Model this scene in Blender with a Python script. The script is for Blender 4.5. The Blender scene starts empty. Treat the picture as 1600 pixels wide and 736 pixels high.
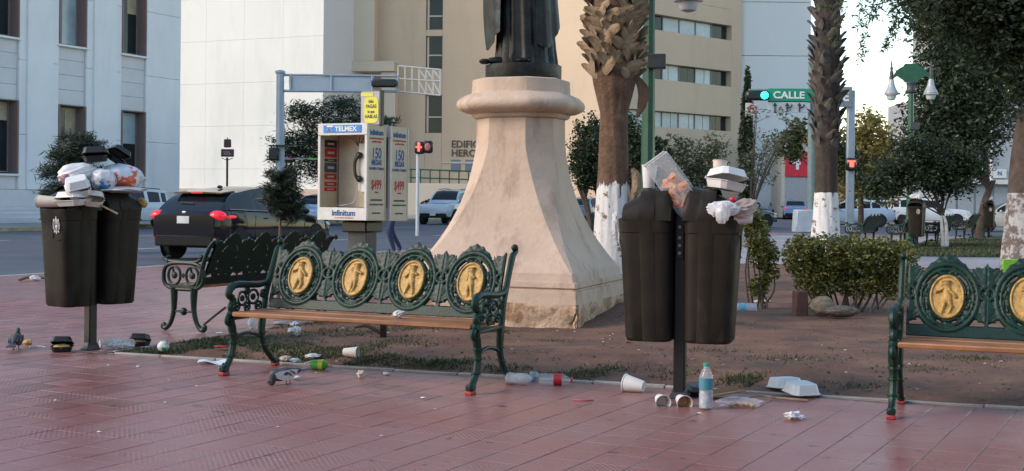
import bpy, math, random
import numpy as np
from mathutils import Vector, Matrix, Euler
random.seed(7); rng = np.random.default_rng(7)
PI = math.pi; R = math.radians
sc = bpy.context.scene; col = sc.collection
# ---------------------------------------------------------------- camera, sky, sun, exposure
F = 2000.0; EYE = 1.30; ROLL = 0.0095; HX, HY = 800.0, 309.0
cam = bpy.data.cameras.new('camera'); camo = bpy.data.objects.new('camera', cam); col.objects.link(camo)
cam.sensor_width = 36.0; cam.lens = 36.0 * F / 1600.0; cam.shift_y = -(368.0 - HY) / 1600.0
cam.clip_start = 0.05; cam.clip_end = 3000
camo.matrix_world = Matrix.Translation((0, 0, EYE)) @ Matrix.Rotation(PI / 2, 4, 'X') @ Matrix.Rotation(ROLL, 4, 'Z')
sc.camera = camo
SUN_EL, SUN_AZ = 32.0, 252.0        # azimuth clockwise from +Y
wd = bpy.data.worlds.new('World'); sc.world = wd; wd.use_nodes = True
nt = wd.node_tree; nt.nodes.clear()
sky = nt.nodes.new('ShaderNodeTexSky'); sky.sky_type = 'NISHITA'; sky.sun_disc = False
sky.sun_elevation = R(SUN_EL); sky.sun_rotation = R(SUN_AZ); sky.altitude = 1400; sky.air_density = 1.6; sky.dust_density = 1.5; sky.ozone_density = 1.0
bg = nt.nodes.new('ShaderNodeBackground'); bg.inputs[1].default_value = 0.135
wo = nt.nodes.new('ShaderNodeOutputWorld')
nt.links.new(sky.outputs[0], bg.inputs[0]); nt.links.new(bg.outputs[0], wo.inputs[0])
sl = bpy.data.lights.new('sun', 'SUN'); sl.energy = 1.3; sl.angle = R(25); sl.color = (1.0, 0.80, 0.64)
so = bpy.data.objects.new('sun', sl); col.objects.link(so)
sd = Vector((math.sin(R(SUN_AZ)) * math.cos(R(SUN_EL)), math.cos(R(SUN_AZ)) * math.cos(R(SUN_EL)), math.sin(R(SUN_EL))))
so.rotation_euler = sd.to_track_quat('Z', 'Y').to_euler()
so.location = (0, -10, 30)
sc.view_settings.view_transform = 'Standard'; sc.view_settings.look = 'None'
sc.view_settings.exposure = 1.1; sc.view_settings.gamma = 1.0

# ---------------------------------------------------------------- places: photo measurements to metres
ca, sa = math.cos(ROLL), math.sin(ROLL)
def uv(x, y):
    u = x - HX; v = HY - y
    return u * ca - v * sa, u * sa + v * ca
def W(x, y, Y):
    U, V = uv(x, y); return Vector((U * Y / F, Y, EYE + V * Y / F))
def G(x, y, z=0.0):
    U, V = uv(x, y); Y = F * (EYE - z) / max(-V, 1e-3); return Vector((U * Y / F, Y, z))

# ---------------------------------------------------------------- materials
ALB = .92                    # exposed for the shade: keep reflectances moderate
def mat(name, c, r=.6, m=0., var=.12, sc_=6., bump=0., bs=40., c2=None, spec=.5, alpha=1., em=0., trans=0., isl=0., c3=None, c3s=1.5, c3t=(.5, .62), coat=0., leaf=0., streak=0.):
    M = bpy.data.materials.get(name)
    if M: return M
    if not em: c = [x * ALB for x in c]; c2 = c2 and [x * ALB for x in c2]; c3 = c3 and [x * ALB for x in c3]
    M = bpy.data.materials.new(name); M.use_nodes = True
    N = M.node_tree.nodes; L = M.node_tree.links; b = N['Principled BSDF']
    b.inputs['Roughness'].default_value = r; b.inputs['Metallic'].default_value = m
    b.inputs['Specular IOR Level'].default_value = spec; b.inputs['Alpha'].default_value = alpha
    b.inputs['Transmission Weight'].default_value = trans; b.inputs['Coat Weight'].default_value = coat
    tc = N.new('ShaderNodeTexCoord')
    no = N.new('ShaderNodeTexNoise'); no.inputs['Scale'].default_value = sc_; no.inputs['Detail'].default_value = 6; no.inputs['Roughness'].default_value = .62
    L.new(tc.outputs['Object'], no.inputs['Vector'])
    rp = N.new('ShaderNodeValToRGB'); rp.color_ramp.elements[0].position = .32; rp.color_ramp.elements[1].position = .68
    a = [max(0, x * (1 - var)) for x in c]; d = [min(1, x * (1 + var)) for x in c] if c2 is None else c2
    rp.color_ramp.elements[0].color = (*a, 1); rp.color_ramp.elements[1].color = (*d, 1)
    L.new(no.outputs['Fac'], rp.inputs['Fac']); out = rp.outputs['Color']
    if c3 is not None:
        n3 = N.new('ShaderNodeTexNoise'); n3.inputs['Scale'].default_value = c3s; n3.inputs['Detail'].default_value = 8; n3.inputs['Roughness'].default_value = .7
        m3_ = N.new('ShaderNodeMapping'); m3_.inputs['Scale'].default_value = (1, 1, streak or 1); L.new(tc.outputs['Object'], m3_.inputs['Vector']); L.new(m3_.outputs[0], n3.inputs['Vector'])
        r3 = N.new('ShaderNodeValToRGB'); r3.color_ramp.elements[0].position = c3t[0]; r3.color_ramp.elements[1].position = c3t[1]
        r3.color_ramp.elements[0].color = (0, 0, 0, 1); r3.color_ramp.elements[1].color = (1, 1, 1, 1)
        L.new(n3.outputs['Fac'], r3.inputs['Fac'])
        mx = N.new('ShaderNodeMix'); mx.data_type = 'RGBA'; mx.inputs[7].default_value = (*c3, 1)
        L.new(r3.outputs['Color'], mx.inputs[0]); L.new(out, mx.inputs[6]); out = mx.outputs[2]
    if isl:
        ge = N.new('ShaderNodeNewGeometry'); hs = N.new('ShaderNodeHueSaturation')
        mr = N.new('ShaderNodeMapRange'); mr.inputs[3].default_value = 1 - isl; mr.inputs[4].default_value = 1 + isl
        L.new(ge.outputs['Random Per Island'], mr.inputs[0]); L.new(mr.outputs[0], hs.inputs['Value'])
        m2 = N.new('ShaderNodeMapRange'); m2.inputs[3].default_value = .5 + .06 * isl; m2.inputs[4].default_value = .5 - .06 * isl
        L.new(ge.outputs['Random Per Island'], m2.inputs[0]); L.new(m2.outputs[0], hs.inputs['Hue'])
        L.new(out, hs.inputs['Color']); out = hs.outputs['Color']
    L.new(out, b.inputs['Base Color'])
    if leaf:
        tr = N.new('ShaderNodeBsdfTranslucent'); ms = N.new('ShaderNodeMixShader'); ms.inputs[0].default_value = leaf; L.new(out, tr.inputs[0]); L.new(b.outputs[0], ms.inputs[1]); L.new(tr.outputs[0], ms.inputs[2]); L.new(ms.outputs[0], N['Material Output'].inputs[0])
    if em:
        L.new(out, b.inputs['Emission Color']); b.inputs['Emission Strength'].default_value = em
    if bump:
        nb = N.new('ShaderNodeTexNoise'); nb.inputs['Scale'].default_value = bs; nb.inputs['Detail'].default_value = 5
        L.new(tc.outputs['Object'], nb.inputs['Vector'])
        bp = N.new('ShaderNodeBump'); bp.inputs['Strength'].default_value = bump; bp.inputs['Distance'].default_value = .02
        L.new(nb.outputs['Fac'], bp.inputs['Height']); L.new(bp.outputs[0], b.inputs['Normal'])
    return M

# ---------------------------------------------------------------- mesh helpers
class MB:
    def __init__(s): s.v = []; s.f = []
    def add(s, vs, fs):
        o = len(s.v); s.v.extend([tuple(p) for p in vs]); s.f.extend([tuple(i + o for i in f) for f in fs]); return s
    def box(s, c, d, rot=None, taper=1.0, bev=0.):
        x, y, z = d[0] / 2, d[1] / 2, d[2] / 2; t = taper
        if bev:
            b = min(bev, x * .9, y * .9, z * .9)
            P = []
            for zz, ins in ((-z, b), (-z + b, 0), (z - b, 0), (z, b)):
                k = 1 if zz < 0 else t
                X, Y = (x - ins) * k, (y - ins) * k; c2 = 0 if ins else b
                P += [(-X + c2, -Y, zz), (X - c2, -Y, zz), (X, -Y + c2, zz), (X, Y - c2, zz), (X - c2, Y, zz), (-X + c2, Y, zz), (-X, Y - c2, zz), (-X, -Y + c2, zz)]
            fs = [tuple(range(7, -1, -1)), tuple(range(24, 32))]
            for r_ in range(3):
                for i in range(8): fs.append((r_ * 8 + i, r_ * 8 + (i + 1) % 8, r_ * 8 + 8 + (i + 1) % 8, r_ * 8 + 8 + i))
        else:
            P = [(-x, -y, -z), (x, -y, -z), (x, y, -z), (-x, y, -z), (-x * t, -y * t, z), (x * t, -y * t, z), (x * t, y * t, z), (-x * t, y * t, z)]
            fs = [(0, 3, 2, 1), (4, 5, 6, 7), (0, 1, 5, 4), (1, 2, 6, 5), (2, 3, 7, 6), (3, 0, 4, 7)]
        if rot is not None:
            M = Euler(rot).to_matrix() if not isinstance(rot, Matrix) else rot
            P = [M @ Vector(p) for p in P]
        return s.add([(p[0] + c[0], p[1] + c[1], p[2] + c[2]) for p in P], fs)
    def loft(s, rings, cap=True, closed=True):
        n = len(rings[0]); vs = [p for r_ in rings for p in r_]; fs = []
        for i in range(len(rings) - 1):
            for j in range(n if closed else n - 1):
                k = (j + 1) % n; fs.append((i * n + j, i * n + k, (i + 1) * n + k, (i + 1) * n + j))
        if cap and closed: fs.append(tuple(range(n - 1, -1, -1))); fs.append(tuple((len(rings) - 1) * n + j for j in range(n)))
        return s.add(vs, fs)
    def lathe(s, prof, n=16, c=(0, 0, 0), M=None, cap=True):
        rs = []
        for (r_, z) in prof:
            ring = [Vector((r_ * math.cos(2 * PI * i / n), r_ * math.sin(2 * PI * i / n), z)) for i in range(n)]
            if M is not None: ring = [M @ p for p in ring]
            rs.append([(p[0] + c[0], p[1] + c[1], p[2] + c[2]) for p in ring])
        return s.loft(rs, cap)
    def tube(s, pts, rad, n=8, flat=1.0, up=None, cap=True):
        P = [Vector(p) for p in pts]; m = len(P)
        if not hasattr(rad, '__len__'): rad = [rad] * m
        rs = []; nrm = None
        for i in range(m):
            t = (P[min(i + 1, m - 1)] - P[max(i - 1, 0)])
            if t.length < 1e-9: t = Vector((0, 0, 1))
            t.normalize()
            if up is not None: a = Vector(up)
            elif nrm is not None: a = nrm
            else: a = Vector((0, 0, 1)) if abs(t.z) < .9 else Vector((1, 0, 0))
            a = a - t * a.dot(t)
            if a.length < 1e-6: a = t.orthogonal()
            a.normalize(); nrm = a; b = t.cross(a)
            rs.append([P[i] + a * (rad[i] * flat * math.cos(2 * PI * k / n)) + b * (rad[i] * math.sin(2 * PI * k / n)) for k in range(n)])
        return s.loft(rs, cap)
    def ell(s, c, r, n=12, m=8, M=None, noise=0., seed=0):
        rr = random.Random(seed); vs = []; fs = []
        for i in range(m + 1):
            th = PI * i / m
            for j in range(n):
                ph = 2 * PI * j / n
                k = 1 + (rr.uniform(-noise, noise) if 0 < i < m else 0)
                p = Vector((r[0] * math.sin(th) * math.cos(ph) * k, r[1] * math.sin(th) * math.sin(ph) * k, r[2] * math.cos(th) * k))
                if M is not None: p = M @ p
                vs.append((p[0] + c[0], p[1] + c[1], p[2] + c[2]))
        for i in range(m):
            for j in range(n):
                k = (j + 1) % n; fs.append((i * n + j, (i + 1) * n + j, (i + 1) * n + k, i * n + k))
        return s.add(vs, fs)
    def prism(s, poly, z0, z1, M=None):
        n = len(poly); vs = [Vector((p[0], p[1], z0)) for p in poly] + [Vector((p[0], p[1], z1)) for p in poly]
        if M is not None: vs = [M @ v for v in vs]
        fs = [tuple(range(n - 1, -1, -1)), tuple(range(n, 2 * n))] + [(i, (i + 1) % n, n + (i + 1) % n, n + i) for i in range(n)]
        return s.add(vs, fs)
    def grid(s, fn, nu, nv, thick=0., nrm=None):
        vs = [fn(i / nu, j / nv) for j in range(nv + 1) for i in range(nu + 1)]
        fs = [(j * (nu + 1) + i, j * (nu + 1) + i + 1, (j + 1) * (nu + 1) + i + 1, (j + 1) * (nu + 1) + i) for j in range(nv) for i in range(nu)]
        if thick:
            o = len(vs); d = Vector(nrm) * thick
            vs2 = [Vector(p) - d for p in vs]; fs2 = [tuple(o + k for k in reversed(f)) for f in fs]
            bd = [i for i in range(nu)] + [nu + j * (nu + 1) for j in range(nv)] + [nv * (nu + 1) + nu - i for i in range(nu)] + [(nv - j) * (nu + 1) for j in range(nv)]
            e = [(bd[k], o + bd[k], o + bd[(k + 1) % len(bd)], bd[(k + 1) % len(bd)]) for k in range(len(bd))]
            return s.add(list(vs) + vs2, fs + fs2 + e)
        return s.add(vs, fs)
    def mesh(s, name, m, ang=40, smooth=True):
        me = bpy.data.meshes.new(name); me.from_pydata(s.v, [], s.f)
        if m is not None: me.materials.append(m)
        if smooth:
            me.polygons.foreach_set('use_smooth', [True] * len(me.polygons)); me.update()
            me.set_sharp_from_angle(angle=R(ang))
        me.update(); return me
    def build(s, name, m, parent=None, ang=40, smooth=True):
        return link(name, s.mesh(name, m, ang, smooth), parent)
def link(name, me, parent=None):
    o = bpy.data.objects.new(name, me); col.objects.link(o)
    if parent is not None: o.parent = parent
    return o
def tag(o, label, cat, group=None):
    o['label'] = label; o['category'] = cat
    if group: o['group'] = group
    return o
def thing(name, label, cat, loc=(0, 0, 0), rz=0., group=None, rot=None):
    o = bpy.data.objects.new(name, None); o.empty_display_size = .1; col.objects.link(o)
    o.location = loc; o.rotation_euler = rot if rot is not None else (0, 0, rz)
    return tag(o, label, cat, group)
def place(o, loc, rz=0., rot=None):
    o.location = loc; o.rotation_euler = rot if rot is not None else (0, 0, rz); return o
def struct(o): o['kind'] = 'structure'; return o
def stuff(o): o['kind'] = 'stuff'; return o
def copy_tree(o, parent=None):
    c = o.copy(); col.objects.link(c); c.parent = parent
    for ch in list(o.children): copy_tree(ch, c)
    return c
def text(body, size, m, parent, loc, rot=(PI / 2, 0, 0), name='lettering', ext=.001, al='CENTER', sx=1., sh=0., off=0.):
    cu = bpy.data.curves.new(name, 'FONT'); cu.body = body; cu.size = size; cu.extrude = ext; cu.align_x = al; cu.align_y = 'CENTER'; cu.shear = sh; cu.resolution_u = 3; cu.offset = off
    cu.materials.append(m); o = bpy.data.objects.new('font_source', cu); col.objects.link(o); TEXTS.append((o, name, m, parent, loc, rot, sx)); return o
def bake_texts():
    bpy.context.view_layer.update(); dg = bpy.context.evaluated_depsgraph_get()
    for o, name, m, parent, loc, rot, sx in TEXTS:
        me = bpy.data.meshes.new_from_object(o.evaluated_get(dg)); n = link(name, me, parent); n.location = loc; n.rotation_euler = rot; n.scale = (sx, 1, 1)
    for t_ in TEXTS: bpy.data.objects.remove(t_[0])
TEXTS = []
def catmull(pts, n=6):
    P = [Vector(p) for p in pts]; out = []
    for i in range(len(P) - 1):
        a, b, c, d = P[max(i - 1, 0)], P[i], P[i + 1], P[min(i + 2, len(P) - 1)]
        for k in range(n):
            t = k / n; out.append(.5 * ((2 * b) + (c - a) * t + (2 * a - 5 * b + 4 * c - d) * t * t + (3 * b - a - 3 * c + d) * t ** 3))
    out.append(P[-1]); return out
def resamp(vals, n):
    return list(np.interp(np.linspace(0, len(vals) - 1, n), range(len(vals)), vals))
def vnoise(x, y, s=0):
    return (math.sin(x * 1.7 + s) * math.cos(y * 2.3 - s * 1.3) + .5 * math.sin(x * 4.1 - y * 3.3 + s * 2) + .25 * math.sin(x * 9.7 + y * 8.1 + s)) / 1.75

# leaves: many small folded blades spread through a set of ellipsoids
def leaf_mesh(name, ells, n, size, m, seed=1, flat=.5, shell=.55, asp=.45, clump=0, droop=0.):
    g = np.random.default_rng(seed); vol = np.array([e[1][0] * e[1][1] * e[1][2] for e in ells]); pick = g.choice(len(ells), n, p=vol ** .8 / (vol ** .8).sum())
    C = np.array([e[0] for e in ells], float)[pick]; S = np.array([e[1] for e in ells], float)[pick]
    d = g.normal(size=(n, 3)); d /= np.linalg.norm(d, axis=1)[:, None]
    rad = shell + (1.03 - shell) * g.random(n) ** .7
    if clump:
        cd = g.normal(size=(clump, 3)); cd /= np.linalg.norm(cd, axis=1)[:, None]; k = g.integers(0, clump, n); cr = (shell + (1.08 - shell) * g.random(clump))
        d = cd[k] * cr[k][:, None] + g.normal(size=(n, 3)) * .16; rad = np.ones(n)
    P = C + d * S * rad[:, None]
    a = g.normal(size=(n, 3)); a[:, 2] = a[:, 2] * .6 - droop; a /= np.linalg.norm(a, axis=1)[:, None]
    b = g.normal(size=(n, 3)); b -= a * (a * b).sum(1)[:, None]; b /= np.linalg.norm(b, axis=1)[:, None]; c = np.cross(a, b)
    L = size * g.uniform(.6, 1.3, n)[:, None]; Wd = L * asp
    V = np.stack([P - a * L * .5, P + b * Wd * .5 + c * Wd * .15, P + a * L * .5, P - b * Wd * .5 + c * Wd * .15], 1).reshape(-1, 3)
    Fc = np.arange(4 * n).reshape(n, 4)
    me = bpy.data.meshes.new(name); me.vertices.add(4 * n); me.vertices.foreach_set('co', V.ravel())
    me.loops.add(4 * n); me.loops.foreach_set('vertex_index', Fc.ravel()); me.polygons.add(n)
    me.polygons.foreach_set('loop_start', np.arange(0, 4 * n, 4)); me.polygons.foreach_set('loop_total', np.full(n, 4))
    me.materials.append(m); me.update(); me.validate(); return me
# ================================================================ SETTING
g_st = R(26); d1 = Vector((math.sin(g_st), math.cos(g_st), 0)); d2 = Vector((math.cos(g_st), -math.sin(g_st), 0))
K0 = Vector((-8.0, 20.0, 0)); RZ = -.10
m_asph = mat('asphalt', (.07, .085, .11), .8, var=.25, sc_=.6, bump=.25, bs=60)
m_conc = mat('kerb_concrete', (.34, .32, .29), .85, var=.2, sc_=5, bump=.3)
def tile_mat(name, joints):
    M = bpy.data.materials.new(name); M.use_nodes = True; N = M.node_tree.nodes; L = M.node_tree.links; b = N['Principled BSDF']
    ge = N.new('ShaderNodeNewGeometry'); mp = N.new('ShaderNodeMapping'); mp.inputs['Rotation'].default_value = (0, 0, TG)
    L.new(ge.outputs['Position'], mp.inputs['Vector'])
    def noise(s, d=6, r=.65, v=None):
        n = N.new('ShaderNodeTexNoise'); n.inputs['Scale'].default_value = s; n.inputs['Detail'].default_value = d; n.inputs['Roughness'].default_value = r
        L.new(mp.outputs[0] if v is None else v, n.inputs['Vector']); return n.outputs['Fac']
    def ramp(f, p0, p1, c0, c1):
        r_ = N.new('ShaderNodeValToRGB'); e = r_.color_ramp.elements; e[0].position = p0; e[1].position = p1; e[0].color = (*c0, 1); e[1].color = (*c1, 1); L.new(f, r_.inputs['Fac']); return r_.outputs['Color']
    def mix(f, a, c):
        x = N.new('ShaderNodeMix'); x.data_type = 'RGBA'; L.new(f, x.inputs[0]); L.new(a, x.inputs[6])
        if isinstance(c, tuple): x.inputs[7].default_value = (*c, 1)
        else: L.new(c, x.inputs[7])
        return x.outputs[2]
    c = ramp(noise(.55, 5), .38, .64, (.225, .076, .064), (.25, .128, .118))
    c = mix(ramp(noise(2.3, 8, .75), .52, .74, (0, 0, 0), (.55, .55, .55)), c, (.24, .165, .155))
    c = mix(ramp(noise(26, 6, .7), .58, .8, (0, 0, 0), (.5, .5, .5)), c, (.31, .245, .22))
    c = mix(ramp(noise(1.3, 8, .8), .60, .78, (0, 0, 0), (.6, .6, .6)), c, (.07, .035, .032))
    c = mix(ramp(noise(7.5, 2, .5), .69, .71, (0, 0, 0), (.75, .75, .75)), c, (.05, .035, .033))
    hs = N.new('ShaderNodeHueSaturation'); mr = N.new('ShaderNodeMapRange'); mr.inputs[3].default_value = .78; mr.inputs[4].default_value = 1.2
    if joints:
        br = N.new('ShaderNodeTexBrick'); br.offset = 0; br.inputs['Scale'].default_value = 1; br.inputs['Brick Width'].default_value = TS; br.inputs['Row Height'].default_value = TS; br.inputs['Mortar Size'].default_value = .006
        br.inputs['Color1'].default_value = (.4, .4, .4, 1); br.inputs['Color2'].default_value = (.7, .7, .7, 1); br.inputs['Mortar'].default_value = (0, 0, 0, 1)
        L.new(mp.outputs[0], br.inputs['Vector']); L.new(br.outputs['Color'], mr.inputs[0])
        mr.inputs[3].default_value = .35; mr.inputs[4].default_value = 1.45
    else: L.new(ge.outputs['Random Per Island'], mr.inputs[0])
    L.new(mr.outputs[0], hs.inputs['Value']); L.new(c, hs.inputs['Color']); L.new(hs.outputs[0], b.inputs['Base Color'])
    rr = ramp(noise(1.1, 6, .7), .3, .7, (.24, .24, .24), (.46, .46, .46)); L.new(rr, b.inputs['Roughness'])
    # pressed diagonal ribs, two bands to a tile
    wv = N.new('ShaderNodeTexWave'); wv.wave_type = 'BANDS'; wv.bands_direction = 'DIAGONAL'; wv.inputs['Scale'].default_value = 17; wv.inputs['Distortion'].default_value = .6; wv.inputs['Detail'].default_value = 1
    L.new(mp.outputs[0], wv.inputs['Vector'])
    mu = N.new('ShaderNodeMath'); mu.operation = 'MULTIPLY'; L.new(wv.outputs['Fac'], mu.inputs[0]); L.new(ramp(noise(1.3, 5), .48, .62, (.0, .0, .0), (1, 1, 1)), mu.inputs[1])
    ad = N.new('ShaderNodeMath'); ad.operation = 'ADD'; L.new(mu.outputs[0], ad.inputs[0]); L.new(noise(60, 4), ad.inputs[1])
    bp = N.new('ShaderNodeBump'); bp.inputs['Strength'].default_value = .35; bp.inputs['Distance'].default_value = .005; L.new(ad.outputs[0], bp.inputs['Height']); L.new(bp.outputs[0], b.inputs['Normal'])
    return M
TG = R(28); TS = .24
m_tile = tile_mat('red_paving_tile', False); m_pave = tile_mat('red_paving_sheet', True)
m_mort_ = mat('mortar', (.045, .03, .028), .9, var=.3, bump=.2)
m_pale = mat('pale_pavement', (.33, .31, .32), .6, var=.18, sc_=.7, c3=(.22, .2, .2), c3s=.35, bump=.1)

def sheet(name, pts, z, m, parent=None):
    b = MB(); b.add([(p[0], p[1], z) for p in pts], [tuple(range(len(pts)))]); return b.build(name, m, parent, smooth=False)
struct(sheet('ground', [(-600, -20), (600, -20), (600, 900), (-600, 900)], -.16, mat('far_ground', (.16, .15, .14), .9, var=.2, sc_=.2)))
rd = [K0 - d1 * 40 - d2 * 0, K0 + d1 * 300, K0 + d1 * 300 - d2 * 21, K0 - d1 * 40 - d2 * 21]
road = struct(sheet('road', rd, RZ, m_asph))
CS = K0 + d1 * 36            # plaza corner at the crossing
struct(sheet('cross_street', [CS - d2 * .0 + d1 * .0, CS + d2 * 120, CS + d2 * 120 + d1 * 19, CS + d1 * 19], RZ - .004, m_asph))
# plaza
A = K0 - d1 * 26; pz = [A, CS - d1 * 1.6, CS - d1 * .45 + d2 * .45, CS + d2 * 1.6, CS + d2 * 70, Vector((60, -4, 0)), Vector((-14, -4, 0))]
plaza = struct(sheet('plaza_pavement', pz, -.004, m_pave))
mk = MB()
def kerb_run(P, Q, b, w=.16, top=-.002, bot=RZ - .03):
    P = Vector(P); Q = Vector(Q); t = (Q - P).normalized(); n = Vector((-t.y, t.x, 0))
    vs = []
    for p in (P, Q): vs += [(p.x, p.y, bot), (p.x + n.x * w, p.y + n.y * w, bot), (p.x + n.x * w * .9, p.y + n.y * w * .9, top), (p.x, p.y, top)]
    b.add(vs, [(0, 1, 2, 3), (7, 6, 5, 4), (0, 4, 5, 1), (1, 5, 6, 2), (2, 6, 7, 3), (3, 7, 4, 0)])
for i in range(len(pz) - 4 + 1):
    kerb_run(pz[i], pz[i + 1], mk)
struct(mk.build('kerb', m_conc))
# far pavement and kerb on the other side of the avenue
fp = [K0 - d1 * 40 - d2 * 21, K0 + d1 * 300 - d2 * 21, K0 + d1 * 300 - d2 * 45, K0 - d1 * 40 - d2 * 45]
struct(sheet('far_pavement', fp, .03, mat('far_paving', (.3, .29, .27), .85, var=.15, sc_=1)))
mk = MB(); kerb_run(fp[0], fp[1], mk, .3, .034); struct(mk.build('far_kerb', mat('yellow_kerb', (.36, .3, .16), .8, var=.3, sc_=3)))
# painted lane lines on the road
mk = MB()
for off in (7.0, 14.0):
    for k in range(18):
        p = K0 + d1 * (-14 + k * 8) - d2 * off; q = p + d1 * 3
        mk.add([(p.x, p.y, RZ + .004), (p.x + d2.x * .12, p.y + d2.y * .12, RZ + .004), (q.x + d2.x * .12, q.y + d2.y * .12, RZ + .004), (q.x, q.y, RZ + .004)], [(0, 1, 2, 3)])
struct(mk.build('lane_marking', mat('road_paint', (.6, .6, .58), .7), smooth=False))

# planting bed
C0 = Vector((-3.30, 10.45, 0)); be2 = Vector((math.cos(R(20.3)), -math.sin(R(20.3)), 0)); be1 = Vector((math.sin(R(27)), math.cos(R(27)), 0))
def bed(a, b): return C0 + be2 * a + be1 * b
def bed_ab(x, y):
    dx, dy = x - C0.x, y - C0.y; D = be2.x * be1.y - be2.y * be1.x
    return (dx * be1.y - dy * be1.x) / D, (be2.x * dy - be2.y * dx) / D
def soil_z(a, b):
    p = bed(a, b); h = .018 + .012 * vnoise(p.x * 1.3, p.y * 1.3) + .008 * vnoise(p.x * 5, p.y * 5, 2)
    h += .05 * min(1, max(0, b - .1) / 1.2)
    dx, dy = p.x - 1.35, p.y - 13.4; h += .16 * math.exp(-(dx * dx / .7 + dy * dy / 1.2))
    h *= min(1, max(0.15, a * 3)) * min(1, max(.15, b * 4))
    return max(.004, h)
def soil_at(x, y):
    a, b = bed_ab(x, y); return soil_z(a, b) if a > 0 and b > 0 else 0.
NA, NBb = 150, 150; BA, BB = 15.0, 16.5
b_ = MB()
vs = []; 
for j in range(NBb + 1):
    for i in range(NA + 1):
        a = BA * i / NA; bb = BB * (j / NBb) ** 1.6; p = bed(a, bb); vs.append((p.x, p.y, soil_z(a, bb)))
b_.add(vs, [(j * (NA + 1) + i, j * (NA + 1) + i + 1, (j + 1) * (NA + 1) + i + 1, (j + 1) * (NA + 1) + i) for j in range(NBb) for i in range(NA)])
m_soil = mat('bare_soil', (.14, .064, .036), .95, var=.35, sc_=1.6, c2=(.21, .105, .062), c3=(.065, .042, .03), c3s=.9, c3t=(.50, .64), bump=.9, bs=22)
bedo = struct(b_.build('soil_bed', m_soil, ang=80)); 
mk = MB()
def edging(P, Q, w=.05, top=.012):
    t = (Q - P).normalized(); n = Vector((-t.y, t.x, 0)); N_ = max(1, int((Q - P).length / .5)); L_ = (Q - P).length / N_
    for i in range(N_):
        c = P + t * (L_ * (i + .5)) + n * (w / 2 + random.uniform(-.003, .003)); mk.box((c.x, c.y, top / 2 - .02 + random.uniform(-.003, .003)), (L_ - .006, w, top + .04), (0, 0, math.atan2(t.y, t.x)), bev=.006)
edging(bed(0.0, 0), bed(15, 0)); edging(bed(0, 9.5), bed(0, .06))
struct(mk.build('bed_edging', m_conc))
# lawns
m_lawn = mat('lawn_base', (.035, .062, .022), .95, var=.4, sc_=2, c2=(.06, .085, .03), bump=.6, bs=60)
lw = [(px, py) for px, py in ((4.2, 8.3), (13.5, 8.3), (13.5, 16.2), (6.5, 16.2))]
b_ = MB(); vs = []
def lawn1(u, v):
    a = (4.6 + 2.6 * v) * (1 - u) + 14.8 * u; b = 8.6 * (1 - v) + 16.2 * v; p = bed(a, b); return (p.x, p.y, soil_z(a, b) + .012)
b_.grid(lawn1, 30, 30); struct(b_.build('lawn', m_lawn))
lp = [G(1392, 400), G(1700, 404), G(1700, 374), G(1560, 367), G(1450, 377)]
struct(sheet('far_lawn', lp, .01, m_lawn))
struct(sheet('pale_walkway', [bed(15, 16.5) + be2 * 40, bed(0, 16.5), CS - d1 * 3 + d2 * 1., CS + d2 * 60 - d1 * 2], -.003, m_pale))

def blades(name, pts, hmin, hmax, m, seed=0, w=.006):
    g = np.random.default_rng(seed); P = np.array(pts); n = len(P); th = g.uniform(0, 2 * PI, n); h = g.uniform(hmin, hmax, n); ln = g.normal(0, .5, (n, 2)) * h[:, None]
    dx = np.cos(th) * w; dy = np.sin(th) * w; z0 = np.zeros(n)
    V = np.stack([P + np.stack([dx, dy, z0], 1), P - np.stack([dx, dy, z0], 1), P + np.stack([ln[:, 0], ln[:, 1], h], 1)], 1).reshape(-1, 3)
    me = bpy.data.meshes.new(name); me.vertices.add(3 * n); me.vertices.foreach_set('co', V.ravel()); me.loops.add(3 * n); me.loops.foreach_set('vertex_index', np.arange(3 * n)); me.polygons.add(n)
    me.polygons.foreach_set('loop_start', np.arange(0, 3 * n, 3)); me.polygons.foreach_set('loop_total', np.full(n, 3)); me.materials.append(m); me.update(); return link(name, me)
m_grass = mat('grass_blade', (.04, .07, .02), .7, var=.3, sc_=1.5, c2=(.10, .10, .04), isl=.5)
pts = []
rr = random.Random(3)
while len(pts) < 15000:                                       # worn turf along the front of the bed
    a = rr.uniform(0.05, 5.2); b = abs(rr.gauss(0, .5)) + .08; p = bed(a, b)
    dens = 1.0 if a < 2.3 and b < 1.5 else .55 * math.exp(-((b - .35) / .25) ** 2)
    dens *= max(0, .35 + 1.1 * vnoise(p.x * 2.2, p.y * 2.2, 4))
    if rr.random() < dens: pts.append((p.x, p.y, soil_z(a, b) - .004))
while len(pts) < 19000:
    a = rr.uniform(0.05, 1.9); b = rr.uniform(.1, 3.4); p = bed(a, b)
    if rr.random() < max(0, .25 + vnoise(p.x * 2.2, p.y * 2.2, 4)): pts.append((p.x, p.y, soil_z(a, b) - .004))
for cx, cy, n, s in ((1150, 520, 90, .12), (1330, 610, 160, .12), (1520, 575, 260, .16), (1230, 575, 200, .2), (780, 530, 260, .1), (1090, 560, 120, .18), (870, 545, 90, .12), (1440, 590, 160, .2), (640, 525, 300, .25), (1010, 500, 80, .1)):
    q = G(cx, cy)
    for k in range(n):
        x, y = q.x + rr.gauss(0, s), q.y + rr.gauss(0, s * .6); pts.append((x, y, soil_at(x, y) - .004))
stuff(tag(blades('grass', pts, .010, .034, m_grass, 1), 'short worn grass and weeds along the edge of the soil bed', 'grass'))
pts = []
for k in range(42000):
    u, v = rr.random(), rr.random() ** 1.3; p = lawn1(u, v); pts.append(p)
stuff(tag(blades('lawn_grass', pts, .03, .075, m_grass, 2, .010), 'green lawn grass behind the clipped hedge', 'grass'))
pts = []
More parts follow.
